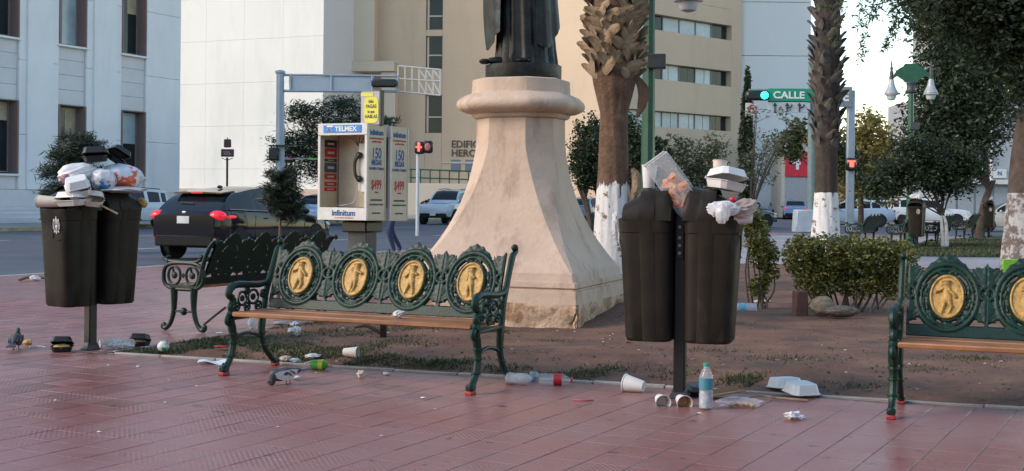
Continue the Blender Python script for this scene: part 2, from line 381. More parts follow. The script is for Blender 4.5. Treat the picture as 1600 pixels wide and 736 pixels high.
for k in range(16000):
    u, v = rr.random(), rr.random(); p = lp[0].lerp(lp[1], u).lerp(lp[4].lerp(lp[2], u), v); pts.append((p.x, p.y, .008))
stuff(tag(blades('far_lawn_grass', pts, .04, .09, m_grass, 3, .02), 'strip of lawn grass beside the far row of benches', 'grass'))
# dry crumbs and pale scraps too small to count
bb_ = MB()
for k in range(2600):
    a = rr.uniform(.2, 11); b = rr.uniform(.1, 5) * rr.random() ** .3; p = bed(a, b); s = rr.uniform(.004, .013) * (2.0 if rr.random() < .08 else 1)
    bb_.box((p.x, p.y, soil_z(a, b) + s * .2), (s * rr.uniform(.8, 2.4), s, s * .5), (rr.uniform(-.4, .4), rr.uniform(-.4, .4), rr.uniform(0, 3)))
stuff(tag(bb_.build('debris', mat('dry_debris', (.17, .11, .07), .9, isl=.8, var=.4), smooth=False), 'dry leaf crumbs and clods scattered on the bare soil', 'debris'))
bb_ = MB()
for k in range(75):
    if k % 3: a = rr.uniform(.2, 10); b = rr.uniform(-.1, 3.5); p = bed(a, b); z = soil_at(p.x, p.y)
    else: p = Vector((rr.uniform(-4.5, 3), rr.uniform(6.4, 10), 0)); z = soil_at(p.x, p.y)
    s = rr.uniform(.004, .011); bb_.ell((p.x, p.y, z + s * .4), (s * 1.5, s, s * .5), 6, 4, noise=.4, seed=k)
stuff(tag(bb_.build('litter', mat('pale_litter', (.62, .58, .52), .8, isl=.3)), 'tiny pale scraps of paper strewn over soil and tiles', 'litter'))

# paving tiles: the 300 that show largest one by one, the rest joined
tb = MB(); tb.box((0, 0, -.01), (TS - .005, TS - .005, .02), bev=.0015); tile_me = tb.mesh('paving_tile', m_tile, 30)
cg, sg = math.cos(TG), math.sin(TG); cand = []
for i in range(-70, 90):
    for j in range(-20, 110):
        # material space: x' = c x - s y ; tile centres on the (TG) rotated lattice
        lx, ly = (i + .5) * TS, (j + .5) * TS; x = lx * cg + ly * sg; y = -lx * sg + ly * cg
        if y < 4.9 or y > 15.5 or abs(x) / y > .43: continue
        a, b = bed_ab(x, y)
        if a > -.16 and b > -.13: continue
        cand.append((x * x + y * y, x, y))
cand.sort(); rt = random.Random(5); rest = MB()
for n_, (d_, x, y) in enumerate(cand):
    dz = rt.uniform(-.0012, .0006); tx, ty = rt.gauss(0, .0018), rt.gauss(0, .0018)
    if n_ < 300:
        o = link('paving_tile', tile_me, plaza); o.location = (x, y, dz); o.rotation_euler = (tx, ty, -TG + rt.gauss(0, .004))
    else: rest.box((x, y, dz - .01), (TS - .005, TS - .005, .02), (tx, ty, -TG + rt.gauss(0, .004)), bev=.0025)
o = stuff(rest.build('paving_tiles', m_tile, plaza, 30))
# grout / edge cells that the whole tiles leave open
# ================================================================ BENCHES
m_green = mat('green_bench_paint', (.005, .028, .018), .42, var=.3, sc_=9, spec=.3, bump=.12, bs=70, c3=(.014, .020, .014), c3s=14, c3t=(.58, .7))
m_gold = mat('gold_paint', (.50, .30, .075), .5, m=.05, var=.35, sc_=18, c3=(.20, .10, .03), c3s=26, c3t=(.50, .68), bump=.2, bs=90)
m_wood = mat('varnished_wood', (.31, .135, .058), .45, var=.3, sc_=3, bump=.1)
m_red = mat('red_foot_paint', (.35, .035, .03), .5, var=.2)
m_dkgreen = mat('dark_bench_paint', (.005, .020, .014), .42, spec=.3, var=.3, sc_=9, bump=.1)
SP = .455
def ring(d, w): return max(0., 1 - (d / w) ** 2) ** .5 if d < w else -min(1., (d - w) / w)
def bench_h(u, w):
    """relief of the cast back: > 0 iron (height), < 0 open"""
    k = math.floor(u / SP); a = u - (k + .5) * SP           # within one medallion unit
    edge = abs(abs(u) - 2 * SP)
    best = -1.
    def up(v):
        nonlocal best
        if v > best: best = v
    # bottom rail
    if w < .075: up(.55 if w < .066 else .55 - (w - .066) * 60)
    else: up(-(w - .075) * 30)
    y = w - .255; rho = math.hypot(a / .182, y / .222); th = math.atan2(y / .222, a / .182); dr = (rho - 1) * .195
    up(1.0 * ring(abs(dr + .006), .017)); up(.75 * ring(abs(dr + .034), .010))
    med = math.hypot(a / .100, y / .143)
    if med < 1.12: up(.7 if med < 1.06 else .9)
    elif rho < .88:
        # scrolled filling: leaf lobes with slots between
        q = (rho - .58) / .3
        f = .34 + .36 * math.cos(9 * th + 2.2 * math.sin(7 * q)) * math.cos(6 * q - .4) + .10 * math.cos(23 * th + 9 * q)
        if math.sin(th) > .35 and .42 < abs(math.cos(th)) < .86: f -= .85 * ring(abs(q - .62), .26) if abs(q - .62) < .26 else 0
        if math.sin(th) < -.25: f -= .62 * max(0, math.cos(10 * th) - .25)
        if abs(math.sin(th)) < .45: f -= .7 * max(0, math.cos(8 * th + .8) - .45)
        up(f)
    # between the ovals
    b = SP / 2 - abs(a); eye = math.hypot(b, w - .285)
    up(.9 * ring(abs(eye - .042), .012)); up(.8 * ring(eye, .022))
    if eye < .012: up(.30)
    def leaf(bb, ww, b0, w0, dx, dy, L, wd, h):
        s = ((bb - b0) * dx + (ww - w0) * dy) / L; t = abs((bb - b0) * dy - (ww - w0) * dx)
        if 0 < s < 1:
            wl = wd * math.sin(PI * s ** .75) * (1 + .22 * math.sin(s * 26)); 
            if t < wl: up(h * (1 - .55 * (t / wl) ** 2) * (1.0 - .35 * ring(t, .006) if t < .006 else 1.0))
    leaf(b, w, 0, .30, 0, 1, .185, .060, .8); leaf(b, w, .015, .33, .5, .86, .14, .034, .7); leaf(b, w, 0, .27, 0, -1, .20, .046, .8)
    leaf(b, w, .0, .10, .8, .6, .13, .026, .65); leaf(b, w, .0, .16, .62, .78, .12, .024, .65); leaf(b, w, .0, .40, .75, .62, .09, .028, .7)
    if b < .012 and w < .45: up(.5)
    # bridge and crest over each oval
    top = .545 - 2.6 * abs(a) ** 1.6 - .012 * abs(math.sin(a * 62)) - (.0 if abs(a) > .02 else .0)
    if abs(a) < .125 and rho > .97 and w > .3:
        d = top - w
        if d > 0: up(min(.8, .32 + d * 6) * (.72 + .28 * math.cos(a * 95) * math.cos(w * 110)))
        else: up(max(-1, d * 60))
    if edge < .035 and abs(u) > 1.7 * SP: 
        if edge < .018 and w < .46: up(.6)
    return best
def lattice(nu, nw, name):
    U = np.linspace(-2 * SP - .004, 2 * SP + .004, nu + 1); Wv = np.linspace(0, .57, nw + 1)
    H = np.array([[bench_h(u, w) for u in U] for w in Wv])
    mb = MB(); idx = {}; idb = {}; fr = []; wall = {}
    def P(key, u, w, h):
        if key not in idx:
            idx[key] = len(mb.v); mb.v.append((u, -.004 - .016 * max(0, h), w)); idb[key] = len(mb.v); mb.v.append((u, .008, w))
        return key
    def node(j, i): return P(('n', j, i), U[i], Wv[j], H[j, i])
    def cut(j0, i0, j1, i1):
        if (j1, i1) < (j0, i0): j0, i0, j1, i1 = j1, i1, j0, i0
        h0, h1 = H[j0, i0], H[j1, i1]; t = h0 / (h0 - h1); t = min(.95, max(.05, t))
        return P(('e', j0, i0, j1, i1), U[i0] + (U[i1] - U[i0]) * t, Wv[j0] + (Wv[j1] - Wv[j0]) * t, 0)
    for j in range(nw):
        for i in range(nu):
            cs = [(j, i), (j, i + 1), (j + 1, i + 1), (j + 1, i)]; s = [H[c] > 0 for c in cs]
            if not any(s): continue
            poly = []
            for k in range(4):
                c, n = cs[k], cs[(k + 1) % 4]
                if s[k]: poly.append(node(*c))
                if s[k] != s[(k + 1) % 4]: poly.append(cut(*c, *n))
            if len(poly) < 3: continue
            mb.f.append(tuple(idx[p] for p in poly)); mb.f.append(tuple(idb[p] for p in reversed(poly)))
            for k in range(len(poly)):
                p, q = poly[k], poly[(k + 1) % len(poly)]
                if p[0] == 'e' and q[0] == 'e': mb.f.append((idx[q], idx[p], idb[p], idb[q]))
    return mb
def medallion(pose, n=80, m=34):
    """gold oval with a child in relief; pose: list of capsules (x0,z0,x1,z1,r,h)"""
    mb = MB(); vs = []
    def h(x, z):
        rho = math.hypot(x / .1, z / .143); v = .004
        if rho > .84: v = .004 + .010 * ring(abs(rho - .93), .075) if abs(rho - .93) < .075 else .003
        for (x0, z0, x1, z1, r_, hh) in pose:
            dx, dz = x1 - x0, z1 - z0; L2 = dx * dx + dz * dz + 1e-9; t = min(1, max(0, ((x - x0) * dx + (z - z0) * dz) / L2)); d = math.hypot(x - x0 - t * dx, z - z0 - t * dz)
            if d < r_: v = max(v, .004 + hh * (1 - (d / r_) ** 2) ** .5)
        return v
    vs.append((0, -.022 - h(0, 0), 0))
    for j in range(1, m + 1):
        for i in range(n):
            t = 2 * PI * i / n; x, z = .1 * j / m * math.cos(t), .143 * j / m * math.sin(t); vs.append((x, -.022 - h(x, z), z))
    fs = [(0, 1 + i, 1 + (i + 1) % n) for i in range(n)]
    for j in range(1, m):
        for i in range(n): fs.append((1 + (j - 1) * n + i, 1 + j * n + i, 1 + j * n + (i + 1) % n, 1 + (j - 1) * n + (i + 1) % n))
    o = len(vs); vs += [(p[0], 0, p[2]) for p in vs[-n:]]; fs += [(o - n + i, o + i, o + (i + 1) % n, o - n + (i + 1) % n) for i in range(n)]
    mb.add(vs, fs); return mb
def pose(lean, arm, leg):
    return [(lean * .6, .085, lean * .6 + .003, .080, .021, .022), (lean * .6 - .018, .098, lean * .6 + .02, .099, .008, .026), (lean * .4, .06, 0, .0, .024, .018), (0, .0, .004, -.022, .027, .018),
            (lean * .4 - .015, .05, arm[0], arm[1], .010, .02), (lean * .4 + .015, .045, arm[2], arm[3], .010, .02),
            (-.01, -.02, leg[0], -.065, .014, .018), (leg[0], -.065, leg[1], -.108, .010, .016), (.01, -.02, leg[2], -.065, .014, .018), (leg[2], -.065, leg[3], -.108, .010, .016), (-.05, -.115, .05, -.117, .01, .008)]
poses = [pose(-.01, (-.06, .03, .05, .0), (-.02, -.03, .025, .01)), pose(.012, (-.03, .06, .055, .03), (-.012, -.02, .014, .0)), pose(.006, (-.045, .02, .04, .04), (-.02, -.035, .022, .03)), pose(.0, (-.02, .01, .03, .03), (-.012, -.006, .02, .028))]
med_me = [medallion(p).mesh('medallion', m_gold, 50) for p in poses]
lat_hi = lattice(330, 104, 'back').mesh('back_lattice', m_green, 40); lat_dk = lat_hi.copy(); lat_dk.materials[0] = m_dkgreen
lat_lo = lattice(120, 40, 'back').mesh('back_lattice', m_dkgreen, 40)
TILT = R(19)
def path3(pts, x): return [(x, p[0], p[1]) for p in pts]
def end_a(sx, m):
    """scrolled arm, sabre legs; y<0 is the front"""
    fr = MB()
    post = catmull([(0, .335, .955), (0, .355, .925), (0, .325, .905), (0, .30, .88), (0, .255, .77), (0, .215, .66), (0, .18, .56), (0, .165, .46), (0, .155, .40)], 5)
    fr.tube([(sx, p[1], p[2]) for p in post], resamp([.012, .016, .02, .022, .021, .021, .021, .021, .021], len(post)), 8, 1.0)
    fr.ell((sx, .335, .945), (.024, .026, .026), 10, 7)
    arm = catmull([(0, .225, .69), (0, .19, .645), (0, .10, .63), (0, -.03, .64), (0, -.15, .645), (0, -.22, .625), (0, -.245, .58), (0, -.215, .55), (0, -.195, .575)], 5)
    fr.tube([(sx, p[1], p[2]) for p in arm], resamp([.018, .02, .023, .025, .027, .028, .025, .018, .012], len(arm)), 8, 1.0)
    sup = catmull([(0, -.225, .565), (0, -.19, .53), (0, -.225, .49), (0, -.205, .455), (0, -.235, .42)], 4)
    fr.tube([(sx, p[1], p[2]) for p in sup], resamp([.02, .026, .02, .028, .026], len(sup)), 8)
    for k in range(5): fr.ell((sx, -.21 + .012 * (k % 2), .445 + .03 * k), (.027, .02, .012), 8, 5)
    sp_ = [(sx, -.235 + .043 * math.cos(t) * (1 - t / 9), .385 + .045 * math.sin(t) * (1 - t / 9)) for t in np.linspace(1.2, 7.2, 16)]
    fr.tube(sp_, resamp([.02, .018, .015, .012], 16), 7)
    fr.box((sx, -.03, .405), (.035, .40, .03), bev=.006)
    # open leafwork under the arm
    for (cy, cz, r_) in ((-.08, .54, .05), (.045, .545, .052), (-.14, .485, .028), (-.02, .475, .03), (.10, .475, .03), (.15, .56, .026), (-.02, .595, .022)):
        fr.tube([(sx, cy + r_ * math.cos(t), cz + r_ * math.sin(t)) for t in np.linspace(0, 2 * PI, 13)], .010, 6)
        fr.ell((sx, cy, cz), (.012, r_ * .55, r_ * .5), 8, 5)
    arch = catmull([(0, -.195, .215), (0, -.14, .262), (0, -.04, .282), (0, .06, .268), (0, .135, .235)], 4)
    fr.tube([(sx, p[1], p[2]) for p in arch], .014, 8)
    fr.v = [(x, y * 1.22 if y > 0 else y, z) for x, y, z in fr.v]; ft = fr.build('end_frame', m, None)
    fl = MB(); leg = catmull([(0, -.225, .41), (0, -.20, .33), (0, -.185, .25), (0, -.195, .17), (0, -.235, .09), (0, -.285, .04)], 5)
    fl.tube([(sx, p[1], p[2]) for p in leg], resamp([.028, .03, .024, .026, .022, .026], len(leg)), 8)
    for (yy, zz) in ((-.19, .29), (-.187, .225), (-.21, .13)): fl.lathe([(.01, -.012), (.032, -.008), (.034, 0), (.032, .008), (.01, .012)], 8, (sx, yy, zz))
    fl.box((sx, -.29, .045), (.05, .075, .05), bev=.012)
    bl = MB(); leg2 = catmull([(0, .155, .42), (0, .14, .33), (0, .14, .24), (0, .175, .15), (0, .24, .07), (0, .285, .035)], 5)
    bl.tube([(sx, p[1], p[2]) for p in leg2], resamp([.024, .026, .022, .022, .02, .022], len(leg2)), 8)
    for (yy, zz) in ((.14, .27), (.165, .17)): bl.lathe([(.01, -.012), (.028, -.008), (.03, 0), (.028, .008), (.01, .012)], 8, (sx, yy, zz))
    bl.box((sx, .285, .035), (.045, .06, .04), bev=.01)
    for q_ in (fl, bl): q_.v = [(x, y * 1.22 if y > 0 else y, z) for x, y, z in q_.v]
    r1 = MB().box((sx, -.292, .012), (.052, .077, .026), bev=.006); r2 = MB().box((sx, .350, .011), (.047, .062, .022), bev=.005)
    return ft, (fl, r1), (bl, r2)
def make_bench(label, loc, rz, group, lat=None, m=None, feet=True, sub=None):
    t = thing('park_bench', label, 'bench', loc, rz, group); m = m or m_green
    bk = link('backrest', lat or lat_hi, t); bk.location = (0, .20, .455); bk.rotation_euler = (-TILT, 0, 0); t.scale = (1.04, 1, 1)
    for k in range(4):
        o = link('medallion', med_me[k], bk); o.location = ((k - 1.5) * SP, 0.006, .255)
    seat(t)
    for s in (-1, 1):
        ft, (fl, r1), (bl, r2) = end_a(s * .95, m); ft.parent = t
        a = fl.build('front_leg', m, t); b = bl.build('rear_leg', m, t)
        r1.build('red_foot', m_red, a); r2.build('red_foot', m_red, b)
    return t
def seat(t):
    for k in range(3):
        b = MB(); y = -.18 + k * .135; b.box((0, y, .437 - .004 * (k == 1)), (1.85, .128, .034), bev=.008); b.build('seat_plank', m_wood, t)
GB = R(-24)
def off(loc, rz, dx, dy): return (loc[0] + dx * math.cos(rz) - dy * math.sin(rz), loc[1] + dx * math.sin(rz) + dy * math.cos(rz), 0)
BL = (-1.045, 9.10, 0)
bench1 = make_bench('green iron bench with four gold medallions and a crumpled napkin on its seat', BL, GB, 'ornate iron park benches')
# bench cut by the picture edge
p = G(1403, 655); bz = R(-22); fl_ = off((0, 0, 0), bz, -.95, -.29); bench2 = make_bench('green iron bench with gold medallions behind the open foam box and beside the clipped hedge', (p.x - fl_[0], p.y - fl_[1], 0), bz, 'ornate iron park benches')

def end_b(t, sx, m):
    """flat arm, ringed side panel, scroll feet"""
    fr = MB()
    loop = [(sx, -.01 + .245 * math.copysign(abs(math.cos(q)) ** .6, math.cos(q)), .53 + .125 * math.copysign(abs(math.sin(q)) ** .7, math.sin(q))) for q in np.linspace(0, 2 * PI, 33)]
    fr.tube(loop, .02, 8)
    for cy in (-.12, .10):
        fr.tube([(sx, cy + .075 * math.cos(q), .535 + .085 * math.sin(q)) for q in np.linspace(0, 2 * PI, 19)], .013, 7)
        fr.ell((sx, cy, .535), (.018, .034, .034), 10, 7); fr.tube([(sx, cy, .535), (sx, cy - .02, .60)], .011, 6)
    fr.ell((sx, -.01, .535), (.014, .028, .028), 4, 2); fr.tube([(sx, -.06, .535), (sx, .04, .535)], .009, 6)
    arm = catmull([(0, -.26, .70), (0, -.2, .672), (0, -.05, .66), (0, .12, .663), (0, .19, .685), (0, .205, .71)], 4); fr.tube([(sx, p[1], p[2]) for p in arm], .017, 8)
    fr.lathe([(.012, .64), (.022, .67), (.014, .69), (.024, .71), (.005, .725)], 10, (sx, -.20, 0)); fr.ell((sx, .205, .715), (.02, .028, .022), 8, 6)
    post = catmull([(0, .16, .42), (0, .20, .52), (0, .235, .66), (0, .30, .80), (0, .375, .875), (0, .40, .86), (0, .385, .84)], 5); fr.tube([(sx, p[1], p[2]) for p in post], resamp([.02, .022, .022, .02, .018, .016, .01], len(post)), 8)
    fr.box((sx, 0, .425), (.035, .36, .035), bev=.008); fr.build('end_frame', m, t)
    for s, nm in ((-1, 'front_leg'), (1, 'rear_leg')):
        b = MB(); lg = catmull([(0, s * .125, .42), (0, s * .12, .32), (0, s * .125, .2), (0, s * .16, .09), (0, s * .21, .035), (0, s * .245, .035), (0, s * .255, .06), (0, s * .235, .07)], 5)
        b.tube([(sx, p[1], p[2]) for p in lg], resamp([.036, .032, .024, .022, .024, .026, .024, .016], len(lg)), 8); b.ell((sx, s * .24, .045), (.022, .03, .034), 8, 6)
        b.build(nm, m, t)
    st = MB(); st.tube([(sx, -.14, .195), (sx, .14, .195)], .011, 7); st.ell((sx, 0, .195), (.03, .038, .038), 10, 7); st.build('stretcher', m, t)
def make_bench_b(label, loc, rz, lat, group, name='park_bench'):
    t = thing(name, label, 'bench', loc, rz, group)
    bk = link('backrest', lat, t); bk.location = (0, .18, .455); bk.rotation_euler = (-R(24), 0, 0)
    seat(t)
    for s in (-1, 1): end_b(t, s * .95, m_dkgreen)
    return t
# bench behind, facing the avenue: its local x axis runs away along the bed
p = G(287, 519); az = R(62.5 - 180)          # back to the right, seat towards the avenue
ex = -Vector((math.cos(az), math.sin(az), 0)); 
bench3 = make_bench_b('dark green bench turned towards the avenue, ring scrolls in its arm', (p.x + ex.x * .95, p.y + ex.y * .95, 0), az, lat_dk, 'ornate iron park benches')
far = [((1335, 388), 150, 'first of the dark far benches, next to the whitewashed palm trunk'), ((1400, 389), 150, 'second far bench from the palm, left of the far litter bin'), ((1455, 386), 150, 'third far bench from the palm, right of the far litter bin'), ((1500, 378), 150, 'fourth far bench from the palm, with open scrolls before white sport utility'), ((1527, 372), 150, 'last far bench, tucked against the bin near the thick tree trunk')]
fb0 = None
for (px, py), dg, lb in far:
    p = G(px, py)
    if fb0 is None: fb0 = make_bench_b(lb, p, R(dg), lat_lo, 'row of far benches'); o = fb0
    else: o = copy_tree(fb0); o.location = p; o['label'] = lb
    o.location = (p.x + ex.x * .95, p.y + ex.y * .95, 0); o.rotation_euler = (0, 0, az)

# ================================================================ LITTER BINS
m_bin = mat('brown_bin_plastic', (.024, .020, .015), .42, spec=.12, var=.2, sc_=5, bump=.06, bs=25, c3=(.06, .053, .045), c3s=5, c3t=(.56, .74), streak=.35)
m_binpost = mat('bin_post_metal', (.012, .011, .010), .4, var=.2); m_grey0 = mat('bolt_steel', (.3, .3, .3), .4, m=.6); m_silver = mat('silver_print', (.5, .5, .47), .5, var=.1)
def bin_dims(z):                              # half sizes (x, y) and centre x at height z
    k = (z - .38) / .80; return .152 + .024 * k, .168 + .026 * k, .040 + .152 + .024 * k
def serpt(hx, hy, t, e=.42): return (hx * math.copysign(abs(math.cos(t)) ** e, math.cos(t)), hy * math.copysign(abs(math.sin(t)) ** e, math.sin(t)))
def hoodz(s, v):                              # s 0 post side .. 1 outward, v -1..1 across
    pr = 1 - .52 * s ** 1.7; return 1.17 + .215 * pr * max(0, 1 - abs(v) ** 3.2) ** .55 * min(1, (s + .06) / .16) ** .5
def bin_unit(parent, rz_):
    b = MB(); n = 36; rings = []
    for z, k in ((.375, .80), (.378, .93), (.395, 1.), (.55, 1), (.8, 1), (1.0, 1), (1.08, 1), (1.085, 1.02), (1.17, 1.03), (1.175, 1.0), (1.165, .95), (1.0, .9)):
        hx, hy, cx = bin_dims(min(z, 1.18)); rings.append([(cx + serpt(hx * k, hy * k, 2 * PI * i / n)[0], serpt(hx * k, hy * k, 2 * PI * i / n)[1], z) for i in range(n)])
    b.loft(rings); u = b.build('bin_body', m_bin, parent, 35); u.rotation_euler = (0, 0, rz_)
    hx, hy, cx = bin_dims(1.17); x0, x1 = cx - hx * 1.02, cx + hx * .80
    h = MB(); h.grid(lambda q, r_: (x0 + (x1 - x0) * q, hy * 1.02 * (2 * r_ - 1), hoodz(q, 2 * r_ - 1)), 18, 22, .008, (0, 0, 1))
    h.grid(lambda q, r_: (x0, hy * 1.02 * (2 * q - 1), 1.16 + (hoodz(0, 2 * q - 1) - 1.16) * r_), 22, 3); h.build('hood', m_bin, u, 45)
    bd = MB(); pa = []
    for z in (.385, .45, .7, .95, 1.165): pa.append((-(bin_dims(z)[1] + .007), z))
    top = [(-(hy * 1.02) * math.cos(PI * i / 14), None) for i in range(15)]
    pts = pa + [(t_[0] * 1.02, hoodz(.38, min(1, max(-1, t_[0] / (hy * 1.02)))) + .008) for t_ in top] + [(-y_, z_) for y_, z_ in reversed(pa)]
    xa, xb = cx - .075, cx + .03
    prev = None
    for side in (0,):
        nP = len(pts)
        def fn(q, r_):
            i = r_ * (nP - 1); k = min(int(i), nP - 2); t_ = i - k; yy = pts[k][0] * (1 - t_) + pts[k + 1][0] * t_; zz = pts[k][1] * (1 - t_) + pts[k + 1][1] * t_
            shr = min(1, max(0, (1.165 - zz) / .8)) * .03
            e = .007 if q in (0., 1.) else 0
            yy -= math.copysign(e, yy) if zz < 1.17 else 0; zz -= e if zz >= 1.17 else 0
            return ((xa - shr * .4 + .002) * (1 - q) + (xb - shr) * q, yy, zz)
        bd.grid(fn, 4, nP - 1)
    bd.build('raised_band', m_bin, u, 35)
    # scooped panel edge and crest on the outward face
    fx = lambda z: bin_dims(z)[2] + bin_dims(z)[0] * 1.0
    sc_p = [(fx(z) + .002, y, z) for y, z in ((-.15, 1.085), (-.06, 1.08), (0, 1.06), (.03, 1.02), (.035, .97), (.04, .93), (.12, .925))]
    MB().tube(catmull(sc_p, 4), .005, 6).build('panel_ridge', m_bin, u)
    c = MB(); zc = 1.03; yc = .085
    def cp(y, z): return (fx(zc + z) + .004 , yc + y, zc + z)
    c.tube([cp(.033 * math.cos(t), .0 + .04 * math.sin(t)) for t in np.linspace(0, 2 * PI, 15)], .0045, 6)
    for (y, z, r_) in ((0, 0, .016), (0, .022, .008), (0, -.022, .009), (.013, .004, .007), (-.013, .004, .007), (-.03, .055, .009), (.03, .055, .009), (0, .062, .011), (0, .078, .006), (-.03, -.04, .008), (.03, -.04, .008), (0, -.048, .01)):
        p = cp(y, z); c.ell(p, (.004, r_, r_ * 1.15), 8, 5)
    c.tube([cp(-.035, .045), cp(0, .052), cp(.035, .045)], .005, 6); c.tube([cp(-.04, -.02), cp(-.045, .02), cp(-.03, .055)], .004, 6); c.tube([cp(.04, -.02), cp(.045, .02), cp(.03, .055)], .004, 6)
    c.build('crest', m_silver, u)
    return u
def litter_bin(label, loc, ang, group):
    t = thing('litter_bin', label, 'litter bin', loc, ang, group)
    b = MB(); b.box((0, 0, .62), (.075, .085, 1.24), bev=.008); b.box((-.0, 0, .03), (.13, .11, .06), taper=.7, bev=.006); b.build('post', m_binpost, t)
    pl = MB(); pl.box((0, -.048, 1.06), (.055, .012, .30), bev=.004)
    pl.build('bracket', m_binpost, t)
    for z in (.95, 1.0, 1.05, 1.12): MB().tube([(0, -.052, z), (0, -.064, z)], .011, 8).build('bolt', m_grey0, t)
    for z in (.55, 1.12): MB().box((0, 0, z), (.13, .06, .05), bev=.006).build('clamp', m_binpost, t)
    for s in (0, 1): bin_unit(t, PI * s)
    return t
PBR = G(1062, 622); PBL = G(141, 546)
AR = R(-17); ALf = R(-127)
binR = litter_bin('overflowing brown twin litter bin with orange food bag, near the water bottle', PBR, AR, 'brown twin litter bins')
binL = litter_bin('overflowing brown twin litter bin heaped with bags and foam boxes near the road', PBL, ALf, 'brown twin litter bins')
# ================================================================ MONUMENT
m_ped = mat('peach_render', (.56, .415, .31), .85, var=.10, sc_=2.5, c3=(.36, .25, .175), c3s=3.6, c3t=(.53, .70), streak=.3, bump=.35, bs=18)
m_pedb = mat('chipped_render', (.55, .39, .27), .9, var=.2, sc_=4, c3=(.33, .20, .11), c3s=4, c3t=(.49, .56), bump=1., bs=16)
PC = Vector((.085, 13.10, 0)); PR_ = R(-20)
ped = thing('monument_pedestal', 'peach rendered flared pedestal carrying the bronze statue', 'pedestal', PC, PR_)
def chsq(h, c, z, n=4, jit=0., sd=0):
    """square of half width h with corners cut by c, each side split n"""
    P = [(h, -h + c), (h, h - c), (h - c, h), (-h + c, h), (-h, h - c), (-h, -h + c), (-h + c, -h), (h - c, -h)]; out = []
    r_ = random.Random(sd)
    for i in range(8):
        a, b = P[i], P[(i + 1) % 8]; m_ = n if i % 2 == 0 else max(1, n // 2)
        for k in range(m_):
            t = k / m_; j = 1 + (r_.uniform(-jit, jit) if jit else 0); out.append(((a[0] + (b[0] - a[0]) * t) * j, (a[1] + (b[1] - a[1]) * t) * j, z))
    return out
b = MB(); rings = []
for i in range(25):                            # flared shaft
    t = i / 24; z = .60 + 1.50 * t; h = .412 + .405 * (1 - t) ** 2.6 ; c = .02 + .20 * min(1, t * 1.25); rings.append(chsq(h, c, z, 6))
b.loft(rings); b.build('shaft', m_ped, ped, 12)
b = MB(); rings = []
for z, h, c in ((2.10, .425, .22), (2.12, .455, .235), (2.15, .46, .235), (2.152, .50, .25), (2.17, .535, .25), (2.185, .56, .26), (2.20, .575, .27), (2.22, .585, .275), (2.24, .588, .275), (2.26, .585, .275), (2.28, .575, .27), (2.295, .56, .265), (2.31, .545, .26), (2.325, .53, .26), (2.34, .50, .25), (2.36, .455, .23), (2.49, .45, .225), (2.50, .435, .22)): rings.append(chsq(h, c, z, 4))
b.loft(rings); b.build('capital', m_ped, ped, 50)
b = MB(); rings = []
for z, h in ((.30, .895), (.42, .885), (.425, .865), (.44, .86), (.455, .88), (.50, .875), (.505, .85), (.52, .845), (.585, .835), (.60, .825)): rings.append(chsq(h, .015, z, 6, .002, int(z * 1000)))
b.loft(rings); b.build('base_moulding', m_ped, ped, 25)
b = MB(); rings = []
r_ = random.Random(11); nS = 30
for j, (z, h) in enumerate(((-.1, .93), (.02, .935), (.06, .93), (.065, .90), (.12, .885), (.17, .90), (.22, .91), (.27, .905), (.302, .898))):
    ring_ = []
    for q, (x, y, zz) in enumerate(chsq(h, .03, z, nS)):
        k = 1 + .012 * vnoise(q * .33, z * 13, 1) + (.07 * min(0, vnoise(q * .21, z * 9, 5) - .05) if .05 < z < .25 else 0); ring_.append((x * k, y * k, zz + (.012 * vnoise(q * .5, j, 3) if 0 < j < 8 else 0)))
    rings.append(ring_)
b.loft(rings); b.build('chipped_plinth', m_pedb, ped, 60)
# bronze figure
m_brz = mat('dark_bronze', (.022, .019, .016), .42, m=.55, var=.35, sc_=6, c3=(.03, .045, .05), c3s=3, bump=.15, bs=30)
stt = thing('statue', 'dark bronze robed figure standing on the peach pedestal', 'statue', (PC.x + .02, PC.y, 2.50), R(-8))
MB().lathe([(.36, 0), (.385, .004), (.39, .02), (.39, .145), (.38, .15), (.3, .152)], 40).build('round_plinth', m_brz, stt, 30)
b = MB(); rings = []; N = 96
for i in range(40):                            # robe with pressed folds, waist, chest, shoulders
    z = .15 + 1.62 * i / 39; q = i / 39
    rx = float(np.interp(z, [.15, .3, .6, .95, 1.15, 1.45, 1.62, 1.72, 1.77], [.315, .30, .285, .275, .245, .27, .25, .14, .06])); ry = rx * .74
    ring_ = []
    for k in range(N):
        t = 2 * PI * k / N; f = 1 + (.055 * math.sin(13 * t + 1.2 * math.sin(3 * t) + z) + .03 * math.sin(29 * t + 2 * z) ) * max(0.12, 1 - q * 1.25)
        ring_.append((rx * f * math.cos(t) + .02 - .03 * q, ry * f * math.sin(t), z))
    rings.append(ring_)
b.loft(rings); b.build('robe', m_brz, stt, 70)
b = MB(); rings = []
for i in range(30):                            # open cloak: swings out to one side, hem falling in a curve
    q = i / 29; row = []
    for k in range(60):
        t = R(-62) + R(300) * k / 59; hem = .62 + .28 * math.sin(t * 1.0 - .4) * .6 - .34 * math.exp(-((t - R(195)) / .55) ** 2) - .16 * math.exp(-((t + R(40)) / .5) ** 2)
        z = hem + (1.66 - hem) * q; fl = (1 - q) ** 1.2
        rx = .27 + .085 * fl + (.10 * math.sin(min(PI, max(0, (z - .25) / 1.4 * PI))) if math.cos(t) < -.2 else 0) * (-math.cos(t)) * .9 - (.05 if q > .9 else 0); rx *= (1 - .45 * max(0, q - .8) / .2)
        rx *= 1 + .05 * math.sin(9 * t + 2) * (1 - .5 * q) + .02 * math.sin(21 * t)
        row.append((rx * math.cos(t), rx * .80 * math.sin(t), z))
    rings.append(row)
b.loft(rings, cap=False, closed=False); b.build('cloak', m_brz, stt, 70)
b = MB()
